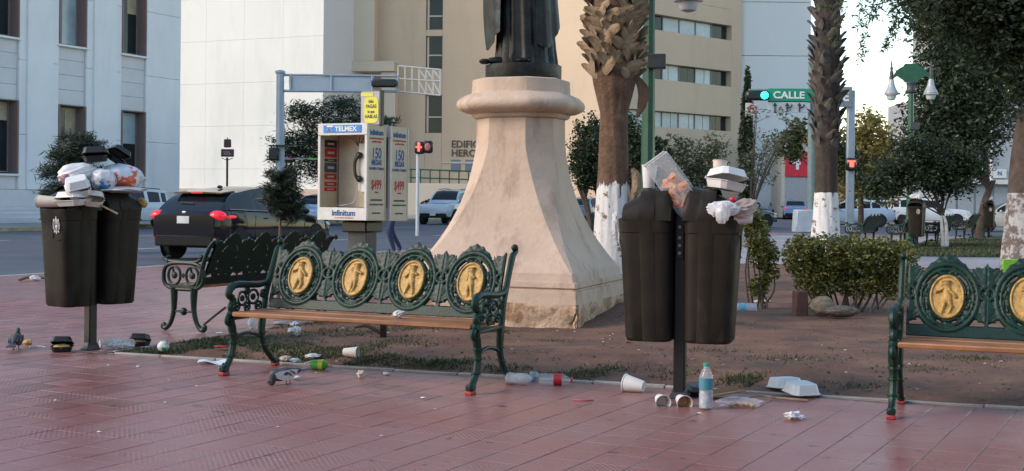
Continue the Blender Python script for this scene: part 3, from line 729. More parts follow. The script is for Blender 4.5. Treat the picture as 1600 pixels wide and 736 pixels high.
for (sx, px, ang) in ((-1, -.27, 205), (1, .02, 265)):
    M = Matrix.Rotation(R(ang), 3, 'Z'); b.ell((px + .05, -.14, .185), (.15, .055, .045), 14, 8, M); b.ell((px + .11 * math.cos(R(ang)), -.16 + .11 * math.sin(R(ang)), .175), (.06, .055, .03), 10, 6, M)
b.build('shoe', m_brz, stt)
b = MB(); b.ell((0, 0, 1.92), (.10, .12, .14), 16, 12); b.tube([(0, 0, 1.70), (0, 0, 1.84)], .06, 10); b.ell((0, -.12, 1.91), (.015, .025, .03), 8, 5); b.ell((0, .03, 1.97), (.108, .115, .11), 14, 8)
for s in (-1, 1): b.ell((s * .10, 0, 1.91), (.012, .025, .035), 8, 5)
b.build('head', m_brz, stt)
b = MB()
for s in (-1, 1): b.tube(catmull([(s * .24, 0, 1.60), (s * .33, -.04, 1.38), (s * .26, -.2, 1.22), (s * .1, -.26, 1.25)], 4), [.08] * 4 + [.07] * 4 + [.05] * 5, 10)
b.build('arm', m_brz, stt)

# ================================================================ TELEPHONES
m_ivory = mat('ivory_panel', (.56, .48, .35), .5, var=.1, sc_=3); m_pwhite = mat('booth_white', (.66, .64, .60), .45, var=.1); m_blue = mat('sign_blue', (.02, .22, .62), .4, var=.05)
m_txb = mat('print_blue', (.01, .10, .28), .6); m_txr = mat('print_red', (.48, .02, .03), .6); m_txw = mat('print_white', (.8, .8, .8), .6); m_txk = mat('print_dark', (.03, .035, .04), .6); m_black = mat('black_plastic', (.012, .012, .012), .35)
m_grey = mat('grey_metal', (.30, .31, .32), .45, m=.4, var=.1); m_steel = mat('pale_steel', (.5, .5, .48), .35, m=.5, var=.1); m_beige = mat('phone_beige', (.58, .48, .34), .55, var=.12)
PHY = 16.7; PS = F / PHY
ph0 = W(573, 345, PHY); PHT = R(-27)            # near right corner of the front
def booth(label, loc, first):
    t = thing('pay_phone', label, 'pay phone', loc, PHT, 'back-to-back pay phones')
    w, d, z0, z1 = .76, .44, .0, 1.275            # local x from -w to 0, y from 0 (front) to d
    sh = MB()
    for x in (-w + .012, -.012): sh.box((x, d / 2, (z0 + z1) / 2), (.024, d, z1), bev=.004)
    sh.box((-w / 2, d / 2, z0 + .012), (w - .05, d - .004, .024)); sh.box((-w / 2, d / 2, z1 - .012), (w - .05, d - .004, .024)); sh.box((-w / 2, d - .012, z1 / 2), (w - .05, .02, z1 - .05)); sh.build('shell', m_ivory, t)
    fa = MB(); fa.box((-w / 2, -.012, z1 - .075), (w + .02, .022, .155), bev=.004); fa.box((-w / 2, -.012, .085), (w + .02, .022, .165), bev=.004)
    for x in (-w + .01, -.01): fa.box((x, -.0125, z1 / 2 + .005), (.038, .021, z1 - .325), bev=.003)
    fa.build('front_frame', m_pwhite, t)
    if first:
        s_ = MB().box((-w / 2, -.0275, z1 - .07), (w - .16, .008, .10), bev=.003).build('sign_plate', m_blue, t)
        text('TELMEX', .088, m_txw, s_, (-w / 2 + .06, -.034, z1 - .074), sx=1.08, off=.0025)
        lg = MB()
        for k in (-1, 1):
            lg.tube([(-w / 2 - .19 + k * .018, -.034, z1 - .04), (-w / 2 - .19 + k * .045, -.034, z1 - .105)], .009, 5, .4); lg.tube([(-w / 2 - .19 + k * .012, -.034, z1 - .062), (-w / 2 - .19 + k * .018, -.034, z1 - .105)], .007, 5, .4)
        lg.box((-w / 2 - .19, -.034, z1 - .036), (.10, .004, .02)); lg.build('logo', m_txw, s_)
        text('infinitum', .105, m_txb, t, (-w / 2 + .03, -.026, .095), sx=1.0, off=.003); text('La conexión de Internet', .03, m_txr, t, (-w / 2 + .04, -.026, .035))
        cabin = MB().box((-w / 2, d - .045, .66), (w - .09, .03, .98), bev=.005).build('back_panel', m_beige, t)
        tel = MB(); tel.box((-.19, d - .115, .70), (.27, .11, .66), bev=.012); tel.build('telephone', m_pwhite, t)
        te = MB(); te.box((-.12, d - .175, .93), (.10, .012, .05), bev=.003); te.box((-.12, d - .175, .60), (.12, .014, .05), bev=.01); te.build('coin_slot', m_txk, t)
        kp = MB()
        for i in range(3):
            for j in range(4): kp.box((-.15 + i * .032, d - .176, .72 + j * .038), (.024, .012, .028), bev=.004)
        kp.build('keypad', m_grey, t)
        hs = MB(); hs.tube(catmull([(-.30, d - .20, .86), (-.335, d - .22, .80), (-.345, d - .22, .70), (-.33, d - .22, .60), (-.30, d - .20, .55)], 4), resamp([.03, .022, .02, .022, .03], 17), 8)
        hs.ell((-.295, d - .19, .865), (.05, .035, .045), 10, 7); hs.ell((-.29, d - .19, .55), (.048, .035, .045), 10, 7); hs.build('handset', m_black, t)
        cd = catmull([(-.30, d - .19, .52), (-.32, d - .2, .38), (-.36, d - .22, .24), (-.48, d - .26, .20), (-.60, d - .25, .195), (-.62, d - .22, .21)], 5); MB().tube(cd, .006, 6).build('cord', m_grey, t)
        for k, (zz, hh, mm) in enumerate(((1.02, .10, m_txk), (.90, .12, m_txr), (.80, .04, m_txk), (.70, .13, mat('sticker_blue', (.05, .07, .11), .5)), (.58, .08, m_txr), (.48, .06, m_txr), (.41, .05, m_txr))):
            st_ = MB().box((-w + .028, d * .5, zz), (.006, d * .62, hh)).build('sticker', mm, t)
            MB().box((-w + .032, d * .5, zz), (.003, d * .34, hh * .25)).build('sticker_print', m_silver, st_)
        tr = MB()
        for k in range(5): tr.tube(catmull([(-.38, d - .062, .98), (-.38 + .05 * (k - 2), d - .062, 1.08), (-.38 + .11 * (k - 2), d - .062, 1.12 + .02 * (k % 2))], 4), resamp([.014, .008, .003], 9), 5, .3)
        tr.build('scrawl', m_txk, t)
    # side advert (local +x face)
    rs = (PI / 2, 0, PI / 2)
    for (s, zz, sz, mm, sx) in (('infinitum', 1.16, .098, m_txb, .92), ('La conexión de Internet', 1.085, .036, m_txr, .95), ('con Fibra Óptica', 1.04, .036, m_txr, .95), ('150', .88, .20, m_txb, .78), ('MEGAS', .765, .10, m_txb, .76), ('DE SUBIDA Y BAJADA', .685, .046, m_txb, .80), ('$499', .47, .17, m_txr, .72), ('al mes', .375, .035, m_txr, 1.), ('LLAMADAS ILIMITADAS', .27, .030, m_txk, .9), ('A TODO MÉXICO, EU Y CANADÁ', .21, .026, m_txk, .85), ('Consulta términos', .10, .03, m_txk, .9)):
        text(s, sz, mm, t, (.0022, d / 2, zz), rs, sx=sx, off=.004 if sz > .09 else .0015)
    ed = MB()
    for y in (.008, d - .008): ed.box((.003, y, z1 / 2), (.008, .016, z1 - .004), bev=.002)
    ed.build('side_trim', m_steel, t)
    return t
ph1 = booth('open pay phone with black handset, red stickers and blue sign above', ph0, True)
bx = Vector((-math.sin(PHT), math.cos(PHT), 0))
ph2 = booth('rear pay phone showing only its advert side panel, walker legs below it', ph0 + bx * .53 + Vector((.02, 0, -.01)), False)
pc = ph0 + bx * .47 + Vector((-math.cos(PHT), -math.sin(PHT), 0)) * .38
pp = thing('phone_pillar', 'dark steel pillar carrying both pay phones', 'pillar', (pc.x, pc.y, 0), PHT)
b = MB(); b.box((0, 0, ph0.z / 2), (.30, .26, ph0.z - .01), bev=.01); b.box((0, 0, .02), (.42, .38, .04), bev=.006); b.build('column', mat('pillar_metal', (.05, .052, .05), .5, var=.2), pp)
b = MB(); b.box((0, 0, ph0.z - .09), (.40, .42, .15), taper=1.0, bev=.02); b.build('bracket', m_black, pp)
# board above the phones
bz0 = W(573, 193, PHY).z
bd_ = thing('advert_board', 'grey board with yellow speech bubble poster above the pay phones', 'sign', (ph0.x - .02, ph0.y + .3, bz0), PHT)
b = MB(); b.box((-.0, .06, .22), (.30, .05, .46), bev=.006); b.build('board', mat('board_grey', (.26, .26, .27), .6, var=.1), bd_)
MB().box((.165, .06, .225), (.035, .07, .47), bev=.005).build('edge_post', m_black, bd_)
pt = MB().prism([(-.145, .0), (.145, .0), (.145, .43), (-.145, .43)], .0, .004, Matrix.Translation((0, .034, .01)) @ Matrix.Rotation(PI / 2, 4, 'X')).build('poster', mat('poster_lilac', (.42, .40, .46), .6), bd_)
sb = [(.02 + .115 * math.copysign(abs(math.cos(t)) ** .45, math.cos(t)), .19 + .175 * math.copysign(abs(math.sin(t)) ** .5, math.sin(t))) for t in np.linspace(0, 2 * PI, 28, endpoint=False)]
MB().prism(sb, 0, .006, Matrix.Translation((0, .0295, .01)) @ Matrix.Rotation(PI / 2, 4, 'X')).build('speech_bubble', mat('poster_yellow', (.72, .66, .08), .6, var=.05), pt)
MB().prism([(-.145, .37), (.05, .37), (.05, .42), (-.145, .42)], 0, .005, Matrix.Translation((0, .0296, .01)) @ Matrix.Rotation(PI / 2, 4, 'X')).build('yellow_stripe', mat('poster_yellow', (.7, .66, .08), .6), pt)
for s, zz, sz in (('Sólo', .31, .055), ('PAGAS', .245, .065), ('lo que', .175, .05), ('HABLAS', .11, .065)): text(s, sz, m_txk, pt, (.02, .022, zz), sx=.85, off=.0015)

# ================================================================ STREET LAMPS
m_lgreen = mat('lamp_green', (.012, .085, .045), .4, var=.2, sc_=6); m_cap = mat('lamp_dark_metal', (.05, .055, .06), .5, var=.2); m_glass = mat('lamp_glass', (.36, .39, .40), .25, var=.05)
def lamp_post(label, loc, rz):
    t = thing('street_lamp', label, 'street lamp', loc, rz, 'green plaza lamps')
    b = MB(); b.lathe([(.24, 0), (.24, .08), (.17, .16), (.16, .5), (.11, .62), (.095, .75), (.085, 2.2), (.07, 3.72)], 8); b.build('post', m_lgreen, t, 25)
    b = MB(); b.lathe([(.07, 3.70), (.13, 3.72), (.14, 3.76), (.11, 3.80), (.11, 3.9), (.13, 3.94), (.09, 3.98)], 14); b.build('collar', m_cap, t)
    b = MB(); prof = [(-.56, 4.12), (-.46, 4.14), (-.40, 4.22), (-.32, 4.30), (-.2, 4.36), (-.16, 4.42), (.16, 4.42), (.2, 4.36), (.32, 4.30), (.40, 4.22), (.46, 4.14), (.56, 4.12), (.56, 4.07), (.46, 4.06), (.36, 4.12), (.24, 4.05), (.14, 3.96), (-.14, 3.96), (-.24, 4.05), (-.36, 4.12), (-.46, 4.06), (-.56, 4.07)]
    b.prism(prof, -.03, .03, Matrix.Rotation(PI / 2, 4, 'X')); b.build('cross_arm', m_lgreen, t, 30)
    for s in (-1, 1):
        l = MB().lathe([(.04, 4.08), (.07, 4.0), (.09, 3.9), (.12, 3.82), (.17, 3.74), (.185, 3.70), (.15, 3.69)], 16, (s * .50, 0, 0)).build('lamp_head', m_glass, t)
        MB().lathe([(.15, 3.69), (.19, 3.685), (.19, 3.665), (.13, 3.65), (.12, 3.60), (.10, 3.55), (.05, 3.53), (.0, 3.525)], 16, (s * .50, 0, 0)).build('globe', mat('lamp_globe', (.5, .52, .53), .3), l)
        MB().lathe([(.06, 4.04), (.045, 4.14), (.055, 4.2), (.03, 4.26), (.04, 4.32), (.018, 4.37), (.025, 4.41), (.004, 4.52)], 10, (s * .50, 0, 0)).build('finial', m_cap, l)
    MB().box((.10, -.05, 2.9), (.24, .2, .18), bev=.01).build('junction_box', m_cap, t)
    return t
l1 = W(1012, 290, 18.2); l2 = W(1422, 300, 38)
lp1 = lamp_post('green fluted street lamp standing between the shaggy palm and the litter bin', (l1.x, l1.y, 0), R(-8)); lp1.scale = (1.1, 1.1, 1.12)
lp2 = lamp_post('green twin-headed street lamp under the dark tree crown', (l2.x, l2.y, 0), R(-14)); lp2.scale = (1.12, 1.12, 1.22)

# ================================================================ PALMS
m_ptrunk = mat('palm_bark', (.13, .075, .045), .95, var=.35, sc_=5, bump=1., bs=20); m_boot = mat('frond_base', (.30, .18, .09), .9, var=.4, sc_=5, c2=(.40, .30, .20), c3=(.10, .06, .04), c3s=9, c3t=(.55, .62), bump=.5, bs=30)
m_white2 = mat('worn_whitewash', (.40, .39, .38), .95, var=.15, sc_=6, c3=(.13, .10, .085), c3s=5, c3t=(.47, .56), bump=1., bs=12)
m_white = mat('whitewash', (.66, .64, .62), .9, var=.08, sc_=4, c3=(.17, .105, .07), c3s=5, c3t=(.565, .60), bump=.5, bs=20)
m_boot2 = mat('frond_base_grey', (.085, .07, .058), .9, var=.4, sc_=7, c2=(.15, .135, .12), bump=.5, bs=30); m_ptrunk2 = mat('palm_bark_dark', (.055, .04, .03), .95, var=.3, sc_=5, bump=1., bs=20)
def boot_mesh(m):
    b = MB(); rs = []
    for t, w, h, o in ((0, .05, .012, -.02), (.2, .075, .020, .0), (.5, .066, .024, .02), (.8, .05, .018, .045), (.93, .034, .012, .07), (1, .012, .006, .085)):
        L = .30; rs.append([(-w, o + .0 - h * .2, t * L), (0, o - h, t * L), (w, o - h * .2, t * L), (0, o + h * .8, t * L)])
    b.loft(rs); return b.mesh('frond_base', m, 35)
def palm(label, base, r0, r1, hp, rows, m_t, m_b, trunk_z, group, seed, per=9, bs=1., tw=(.7, 1.25), fl=1.65, rag=1.):
    t = thing('palm_tree', label, 'palm tree', base, 0, group); g = random.Random(seed)
    def rad(z): return float(np.interp(z, [0, .35, hp, trunk_z[0], trunk_z[1], trunk_z[2]], [r0 * 1.45, r0 * 1.3, r0, r1, r1 * fl, r1 * fl * .95]))
    def ring_(z, sd): return [((rad(z) * (1 + .045 * vnoise(6 * math.cos(q), 6 * math.sin(q) + z * .7, sd) + .02 * math.sin(11 * q + z * 3))) * math.cos(q), (rad(z) * (1 + .045 * vnoise(6 * math.cos(q), 6 * math.sin(q) + z * .7, sd) + .02 * math.sin(11 * q + z * 3))) * math.sin(q), z) for q in np.linspace(0, 2 * PI, 40, endpoint=False)]
    wr = []
    for f in np.linspace(-.03, 1, 26):
        row = []
        for k, q in enumerate(np.linspace(0, 2 * PI, 72, endpoint=False)):
            z = f * (hp + rag * (.05 * vnoise(k * .5, 1, seed) + .07 * vnoise(k * 1.7, 3, seed)) * max(0, f) ** 6); rr_ = rad(max(0, z)) * (1 + .045 * vnoise(6 * math.cos(q), 6 * math.sin(q) + z * .7, seed) + .02 * math.sin(11 * q + z * 3)); row.append((rr_ * math.cos(q), rr_ * math.sin(q), z))
        wr.append(row)
    MB().loft(wr).build('whitewashed_base', m_white, t, 70)
    MB().loft([[(x * .985, y * .985, z) for x, y, z in ring_(z, seed)] for z in np.linspace(hp - .3, trunk_z[2] + .1, 60)]).build('trunk', m_t, t, 70)
    me = boot_mesh(m_b)
    for z in rows:
        ph = g.uniform(0, 6)
        for k in range(per):
            q = ph + 2 * PI * k / per + g.uniform(-.2, .2); rr_ = rad(min(z, trunk_z[2])) * 1.0; o = link('frond_base', me, t); o.location = (rr_ * math.cos(q), rr_ * math.sin(q), z + g.uniform(-.05, .05))
            o.rotation_euler = Euler((g.uniform(-.85, -.35), g.uniform(-.5, .5), q - PI / 2), 'ZYX' if False else 'XYZ'); o.rotation_mode = 'XYZ'
            M = Matrix.Rotation(q - PI / 2, 3, 'Z') @ Matrix.Rotation(g.uniform(-.30, .02), 3, 'X') @ Matrix.Rotation((1 if (k + int(z * 7)) % 2 else -1) * g.uniform(tw[0], tw[1]), 3, 'Y'); o.rotation_euler = M.to_euler(); s = g.uniform(.8, 1.25) * bs; o.scale = (s, s, s)
    fr = MB()                                   # crown of fans far above
    for k in range(26):
        q = 2 * PI * k / 26 * 2.4; el = g.uniform(-.3, 1.2); L = g.uniform(1.2, 1.8); p0 = Vector((0, 0, trunk_z[2] + .05)); dr = Vector((math.cos(q) * math.cos(el), math.sin(q) * math.cos(el), math.sin(el)))
        fr.tube([p0, p0 + dr * L * .5, p0 + dr * L - Vector((0, 0, .25 * L))], [.02, .015, .01], 5); tip = p0 + dr * L - Vector((0, 0, .25 * L))
        for j in range(14):
            a = R(-75 + 150 * j / 13); side = dr.cross(Vector((0, 0, 1))).normalized(); e = tip + (dr * math.cos(a) + side * math.sin(a)) * .8 - Vector((0, 0, .2)); fr.add([tip, tip.lerp(e, .5) + Vector((0, 0, .03)) + side * .03, e, tip.lerp(e, .5) - side * .03], [(0, 1, 2, 3)])
    fr.build('crown', mat('palm_leaf', (.05, .08, .025), .6, isl=.3), t)
    return t
pb = W(957, 400, 17.2); palm1 = palm('shaggy palm with tan frond stubs and whitewashed base behind the pedestal', (pb.x, pb.y, 0), .215, .185, 1.48, np.arange(2.97, 4.9, .10), m_ptrunk, m_boot, (2.45, 2.92, 8.6), 'palms', 3, 14, .88)
sk = MB()                                      # broken stub and hanging sheath on the shaggy palm
sk.tube(catmull([(.22, -.12, 1.2), (.30, -.14, 1.45), (.29, -.12, 1.62), (.24, -.1, 1.70)], 4), resamp([.05, .07, .06, .03], 13), 8); sk.build('broken_stub', m_boot, palm1)
sk = MB(); sk.tube(catmull([(.27, -.12, 2.95), (.38, -.14, 2.75), (.36, -.14, 2.55), (.30, -.14, 2.38)], 4), resamp([.03, .09, .07, .01], 13), 6, .25, up=(0, 1, 0)); sk.build('hanging_sheath', m_ptrunk, palm1)
pb = W(1290, 390, 28.5); palm2 = palm('dark palm with criss-cross frond stubs and clean white base behind the hedge', (pb.x, pb.y, 0), .25, .245, 1.48, np.arange(2.5, 6.6, .20), m_ptrunk2, m_boot2, (2.3, 3.0, 10.5), 'palms', 9, 9, 1.0, (.35, .8), 1.12, .12)
# ================================================================ HEDGE, SHRUBS, TREES
m_hl = mat('hedge_leaf', (.085, .14, .028), .45, var=.35, sc_=3, c2=(.28, .25, .05), leaf=0.25, isl=.55); m_stem = mat('grey_stem', (.13, .095, .07), .9, var=.3)
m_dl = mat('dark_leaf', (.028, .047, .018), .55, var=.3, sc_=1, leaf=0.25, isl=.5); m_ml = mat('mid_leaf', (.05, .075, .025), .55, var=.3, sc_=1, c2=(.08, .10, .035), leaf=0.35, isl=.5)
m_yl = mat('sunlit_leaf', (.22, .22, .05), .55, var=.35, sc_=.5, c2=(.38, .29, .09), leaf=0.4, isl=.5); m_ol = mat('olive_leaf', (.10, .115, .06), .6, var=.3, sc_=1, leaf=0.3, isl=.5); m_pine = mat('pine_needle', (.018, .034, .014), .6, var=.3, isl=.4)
m_bark = mat('tree_bark', (.075, .055, .042), .95, var=.4, sc_=4, bump=1., bs=14)
def shrub(name, label, base, ells, n, ls, m, stems, cat='shrub', seed=1, group=None, clump=0):
    t = thing(name, label, cat, base, 0, group); o = link('foliage', leaf_mesh('foliage', ells, n, ls, m, seed, clump=clump, shell=.35), t)
    g = random.Random(seed)
    for k in range(stems):
        e = g.choice(ells); p0 = (e[0][0] * .6 + g.uniform(-.12, .12), e[0][1] * .6 + g.uniform(-.08, .08), -.02); p3 = Vector(e[0]) + Vector((g.uniform(-.7, .7) * e[1][0], g.uniform(-.6, .6) * e[1][1], g.uniform(0, .6) * e[1][2]))
        mid = Vector(p0).lerp(p3, .5) + Vector((g.uniform(-.08, .08), g.uniform(-.08, .08), 0)); pts = catmull([p0, mid, p3], 4); MB().tube(pts, resamp([.014, .010, .004], len(pts)), 6).build('stem', m_stem, t)
    return t
hb = G(1325, 497); hb.z = soil_at(hb.x, hb.y)
shrub('clipped_hedge', 'clipped green hedge with yellowish top leaves beside the end bench', hb, [((-.52, 0, .62), (.22, .26, .24)), ((-.25, .02, .60), (.28, .28, .28)), ((.05, 0, .62), (.30, .28, .25)), ((.34, .02, .60), (.28, .26, .25)), ((.58, .03, .60), (.2, .24, .22)), ((-.35, -.02, .36), (.28, .22, .2)), ((.1, 0, .36), (.3, .22, .22)), ((.5, .02, .36), (.22, .2, .22))], 12500, .055, m_hl, 26, 'hedge', 3)
sb_ = G(1185, 492); sb_.z = soil_at(sb_.x, sb_.y)
shrub('green_shrub', 'narrow leafy shrub half hidden behind the litter bin', sb_, [((-.05, 0, .85), (.17, .2, .2)), ((.06, .02, .62), (.18, .2, .2)), ((-.08, .03, 1.02), (.14, .16, .12)), ((.12, 0, .40), (.12, .12, .1)), ((.0, 0, .25), (.12, .12, .14))], 3000, .055, m_hl, 9, 'shrub', 4)
def tree(name, label, base, h, r, ells, n, ls, m, seed=1, lean=(0, 0), cat='tree', white=0, barkm=None, group=None, clump=0, limbs=True, trunks=1, asp=.45, shell=.4, droop=0.):
    t = thing(name, label, cat, base, 0, group); g = random.Random(seed); bm = barkm or m_bark
    for q in range(trunks):
        o = (g.uniform(-.12, .12) * (trunks > 1), g.uniform(-.1, .1) * (trunks > 1)); sp_ = (lean[0] + (g.uniform(-.5, .5) if trunks > 1 else 0), lean[1])
        pts = catmull([(o[0], o[1], -.05), (o[0] + sp_[0] * .15, o[1] + sp_[1] * .1, h * .35), (o[0] + sp_[0] * .5, o[1] + sp_[1] * .5, h * .7), (sp_[0], sp_[1], h)], 6)
        rad = resamp([r * 1.35, r, r * .85, r * .6], len(pts)); b = MB(); rs = []
        nn = 18
        for i, (p, rr_) in enumerate(zip(pts, rad)): rs.append([(p[0] + rr_ * (1 + .10 * vnoise(4 * math.cos(a), 4 * math.sin(a) + p[2], seed)) * math.cos(a), p[1] + rr_ * (1 + .10 * vnoise(4 * math.cos(a), 4 * math.sin(a) + p[2], seed)) * math.sin(a), p[2]) for a in np.linspace(0, 2 * PI, nn, endpoint=False)])
        if white:
            k = max(2, sum(1 for p in pts if p[2] <= white)); MB().loft([[(x * 1.0, y * 1.0, z) for x, y, z in rr2] for rr2 in rs[:k + 1]]).build('whitewashed_base', m_white2 if r > .2 else m_white, t, 70); rs = [[(p[0] * 1, p[1] * 1, p[2]) for p in rr2] for rr2 in rs[k:]]
        if len(rs) > 1: MB().loft(rs).build('trunk', bm, t, 70)
        top = Vector((sp_[0], sp_[1], h))
        if limbs:
            b = MB()
            for c, s in ells[:14]:
                st_ = Vector((sp_[0] * .6, sp_[1] * .6, h * g.uniform(.72, .95))); en = Vector(c) + Vector((g.uniform(-.3, .3) * s[0], g.uniform(-.3, .3) * s[1], .2 * s[2])); md = st_.lerp(en, .5) + Vector((g.uniform(-.1, .1), 0, .12 * s[2])); pp_ = catmull([st_, md, en], 4); b.tube(pp_, resamp([r * .5, r * .28, r * .08], len(pp_)), 7)
            b.build('limb', bm, t)
    link('crown', leaf_mesh('crown', ells, n, ls, m, seed, clump=clump, asp=asp, shell=shell, droop=droop), t); return t
def pe(px, py, Y, rx, ry, rd, base):           # crown lobe from where it shows, sized in metres at its distance
    p = W(px, py, Y); s = Y / F; return ((p.x - base.x, p.y - base.y, p.z - base.z), (rx * s, rd, ry * s))
# young pine before the dark hatchback, and one behind the heaped bin
def pine(label, px, py, Y, lobes, n, tr, seed):
    b = W(px, py, Y); b.z = 0; t = thing('young_pine', label, 'pine tree', b, 0, 'young pines'); L = [pe(*l[:2], Y, *l[2:4], l[4], b) for l in lobes]
    top = L[0][0]; MB().tube([(0, 0, 0), (.02, 0, top[2] * .4), (top[0], top[1], top[2])], [tr * 1.2, tr, tr * .3], 8).build('trunk', m_stem, t)
    link('crown', leaf_mesh('crown', L, n, .11 * Y / 14.6, m_pine, seed, asp=.09, shell=.15, clump=44), t); return t
pine('young pine with a thin pale trunk before the black hatchback', 435, 372, 14.6, [(438, 278, 26, 18, .18), (436, 300, 33, 16, .22), (438, 318, 36, 16, .25), (445, 335, 26, 12, .2)], 7200, .022, 5)
pine('young pine rising behind the bag-heaped litter bin', 118, 370, 30, [(120, 240, 40, 34, .6), (110, 268, 44, 30, .7), (116, 300, 48, 34, .7), (140, 225, 22, 18, .4)], 12000, .05, 6)
# dark evergreen beyond the phones
b = G(520, 345, RZ); b = W(520, 330, 66); b.z = 0
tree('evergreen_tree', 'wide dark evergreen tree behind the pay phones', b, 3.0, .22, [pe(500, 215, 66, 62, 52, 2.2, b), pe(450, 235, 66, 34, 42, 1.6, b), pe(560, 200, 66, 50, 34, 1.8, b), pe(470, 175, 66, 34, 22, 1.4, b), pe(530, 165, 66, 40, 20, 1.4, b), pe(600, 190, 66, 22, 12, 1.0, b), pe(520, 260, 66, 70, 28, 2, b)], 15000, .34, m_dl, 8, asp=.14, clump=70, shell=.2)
# round dark tree between pedestal and palm, more behind
b = W(925, 360, 42); b.z = 0
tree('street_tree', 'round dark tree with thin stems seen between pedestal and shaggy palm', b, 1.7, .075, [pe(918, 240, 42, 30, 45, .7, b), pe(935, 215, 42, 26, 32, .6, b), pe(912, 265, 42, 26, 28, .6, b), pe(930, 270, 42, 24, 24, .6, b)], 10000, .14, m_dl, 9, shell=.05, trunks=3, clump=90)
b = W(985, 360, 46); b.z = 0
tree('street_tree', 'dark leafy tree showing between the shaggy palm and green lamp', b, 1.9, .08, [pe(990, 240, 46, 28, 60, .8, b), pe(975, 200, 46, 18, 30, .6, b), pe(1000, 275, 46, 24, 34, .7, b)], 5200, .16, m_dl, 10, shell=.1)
b = W(1090, 330, 60); b.z = 0
tree('olive_tree', 'grey-green open tree before the ribbon-windowed office wing', b, 1.5, .1, [pe(1085, 255, 60, 45, 34, 1.2, b), pe(1060, 235, 60, 26, 24, .8, b), pe(1115, 235, 60, 28, 26, .9, b), pe(1100, 280, 60, 40, 22, 1, b), pe(1045, 265, 60, 24, 28, .9, b)], 3600, .2, m_ol, 11, shell=.1, clump=60)
b = W(1035, 330, 58); b.z = 0
tree('broadleaf_tree', 'upright dark broadleaf tree between green lamp and food bag', b, 1.6, .09, [pe(1036, 240, 58, 18, 24, .6, b), pe(1028, 222, 58, 14, 12, .5, b), pe(1030, 265, 58, 22, 24, .7, b)], 1500, .26, m_dl, 12, shell=.1, clump=30)
b = W(1166, 330, 75); b.z = 0
t = thing('cypress_tree', 'tall narrow dark cypress before the pale building wing', 'cypress', b, 0)
MB().tube([(0, 0, 0), (0, 0, 6)], [.15, .05], 8).build('trunk', m_bark, t)
link('crown', leaf_mesh('crown', [pe(1166, 280, 75, 13, 45, .5, b), pe(1166, 230, 75, 12, 50, .45, b), pe(1167, 180, 75, 9, 45, .35, b), pe(1168, 135, 75, 5, 32, .2, b)], 15000, .28, m_dl, 13, asp=.3, shell=.05), t)
# bare young tree with scattered leaves
b = G(1172, 372); b.z = 0
t = thing('sapling', 'nearly bare many-stemmed young tree behind the litter bin', 'young tree', b)
g = random.Random(4); stm = MB(); tips = []
for k in range(9):
    e = W(1172 + g.uniform(-12, 85), g.uniform(175, 250), b.y + g.uniform(-1, 1)) - b; m1 = Vector((e.x * .22, e.y * .2, e.z * .45)); pp_ = catmull([(0, 0, 0), m1, e], 6); stm.tube(pp_, resamp([.045, .03, .008], len(pp_)), 6)
    for j in range(5):
        s_ = pp_[g.randint(6, len(pp_) - 1)]; e2 = s_ + Vector((g.uniform(-.5, .6), g.uniform(-.4, .4), g.uniform(.1, .7))); stm.tube([s_, e2], [.012, .004], 5); tips.append((tuple(e2), (.3, .3, .25)))
stm.build('trunk', mat('thin_dark_bark', (.06, .05, .045), .9), t); link('crown', leaf_mesh('crown', tips, 1100, .13, m_ol, 5), t)
# trees of the right side
b = W(1345, 352, 66); b.z = 0
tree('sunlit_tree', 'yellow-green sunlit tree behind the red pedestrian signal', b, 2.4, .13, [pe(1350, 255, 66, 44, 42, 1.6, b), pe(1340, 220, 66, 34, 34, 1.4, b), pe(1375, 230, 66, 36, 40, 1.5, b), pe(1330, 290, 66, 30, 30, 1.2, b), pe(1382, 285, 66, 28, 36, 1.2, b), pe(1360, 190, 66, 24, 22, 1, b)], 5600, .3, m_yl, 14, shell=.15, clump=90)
b = W(1305, 352, 62); b.z = 0
tree('street_tree', 'mid green street tree left of the sunlit tree', b, 2.2, .1, [pe(1310, 240, 62, 26, 30, 1, b), pe(1325, 265, 62, 30, 30, 1.1, b), pe(1235, 235, 62, 26, 26, .9, b), pe(1245, 205, 62, 20, 20, .8, b), pe(1290, 215, 62, 28, 18, .9, b)], 4200, .24, m_ml, 15, shell=.15, clump=70)
b = G(1475, 388); b.z = 0
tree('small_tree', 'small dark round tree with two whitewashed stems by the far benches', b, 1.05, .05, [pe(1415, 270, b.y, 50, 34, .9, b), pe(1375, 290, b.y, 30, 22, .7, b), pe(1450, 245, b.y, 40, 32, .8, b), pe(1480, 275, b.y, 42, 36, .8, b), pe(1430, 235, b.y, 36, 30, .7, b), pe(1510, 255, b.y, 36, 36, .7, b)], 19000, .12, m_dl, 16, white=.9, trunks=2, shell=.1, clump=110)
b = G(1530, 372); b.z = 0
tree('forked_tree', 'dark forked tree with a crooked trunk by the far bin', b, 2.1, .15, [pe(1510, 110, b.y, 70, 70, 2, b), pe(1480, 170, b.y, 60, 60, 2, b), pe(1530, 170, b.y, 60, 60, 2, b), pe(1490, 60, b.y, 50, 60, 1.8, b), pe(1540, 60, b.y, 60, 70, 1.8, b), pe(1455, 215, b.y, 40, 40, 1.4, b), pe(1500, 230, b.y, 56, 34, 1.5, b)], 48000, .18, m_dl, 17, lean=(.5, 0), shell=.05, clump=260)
b = W(1600, 416, 25.5); b.z = 0
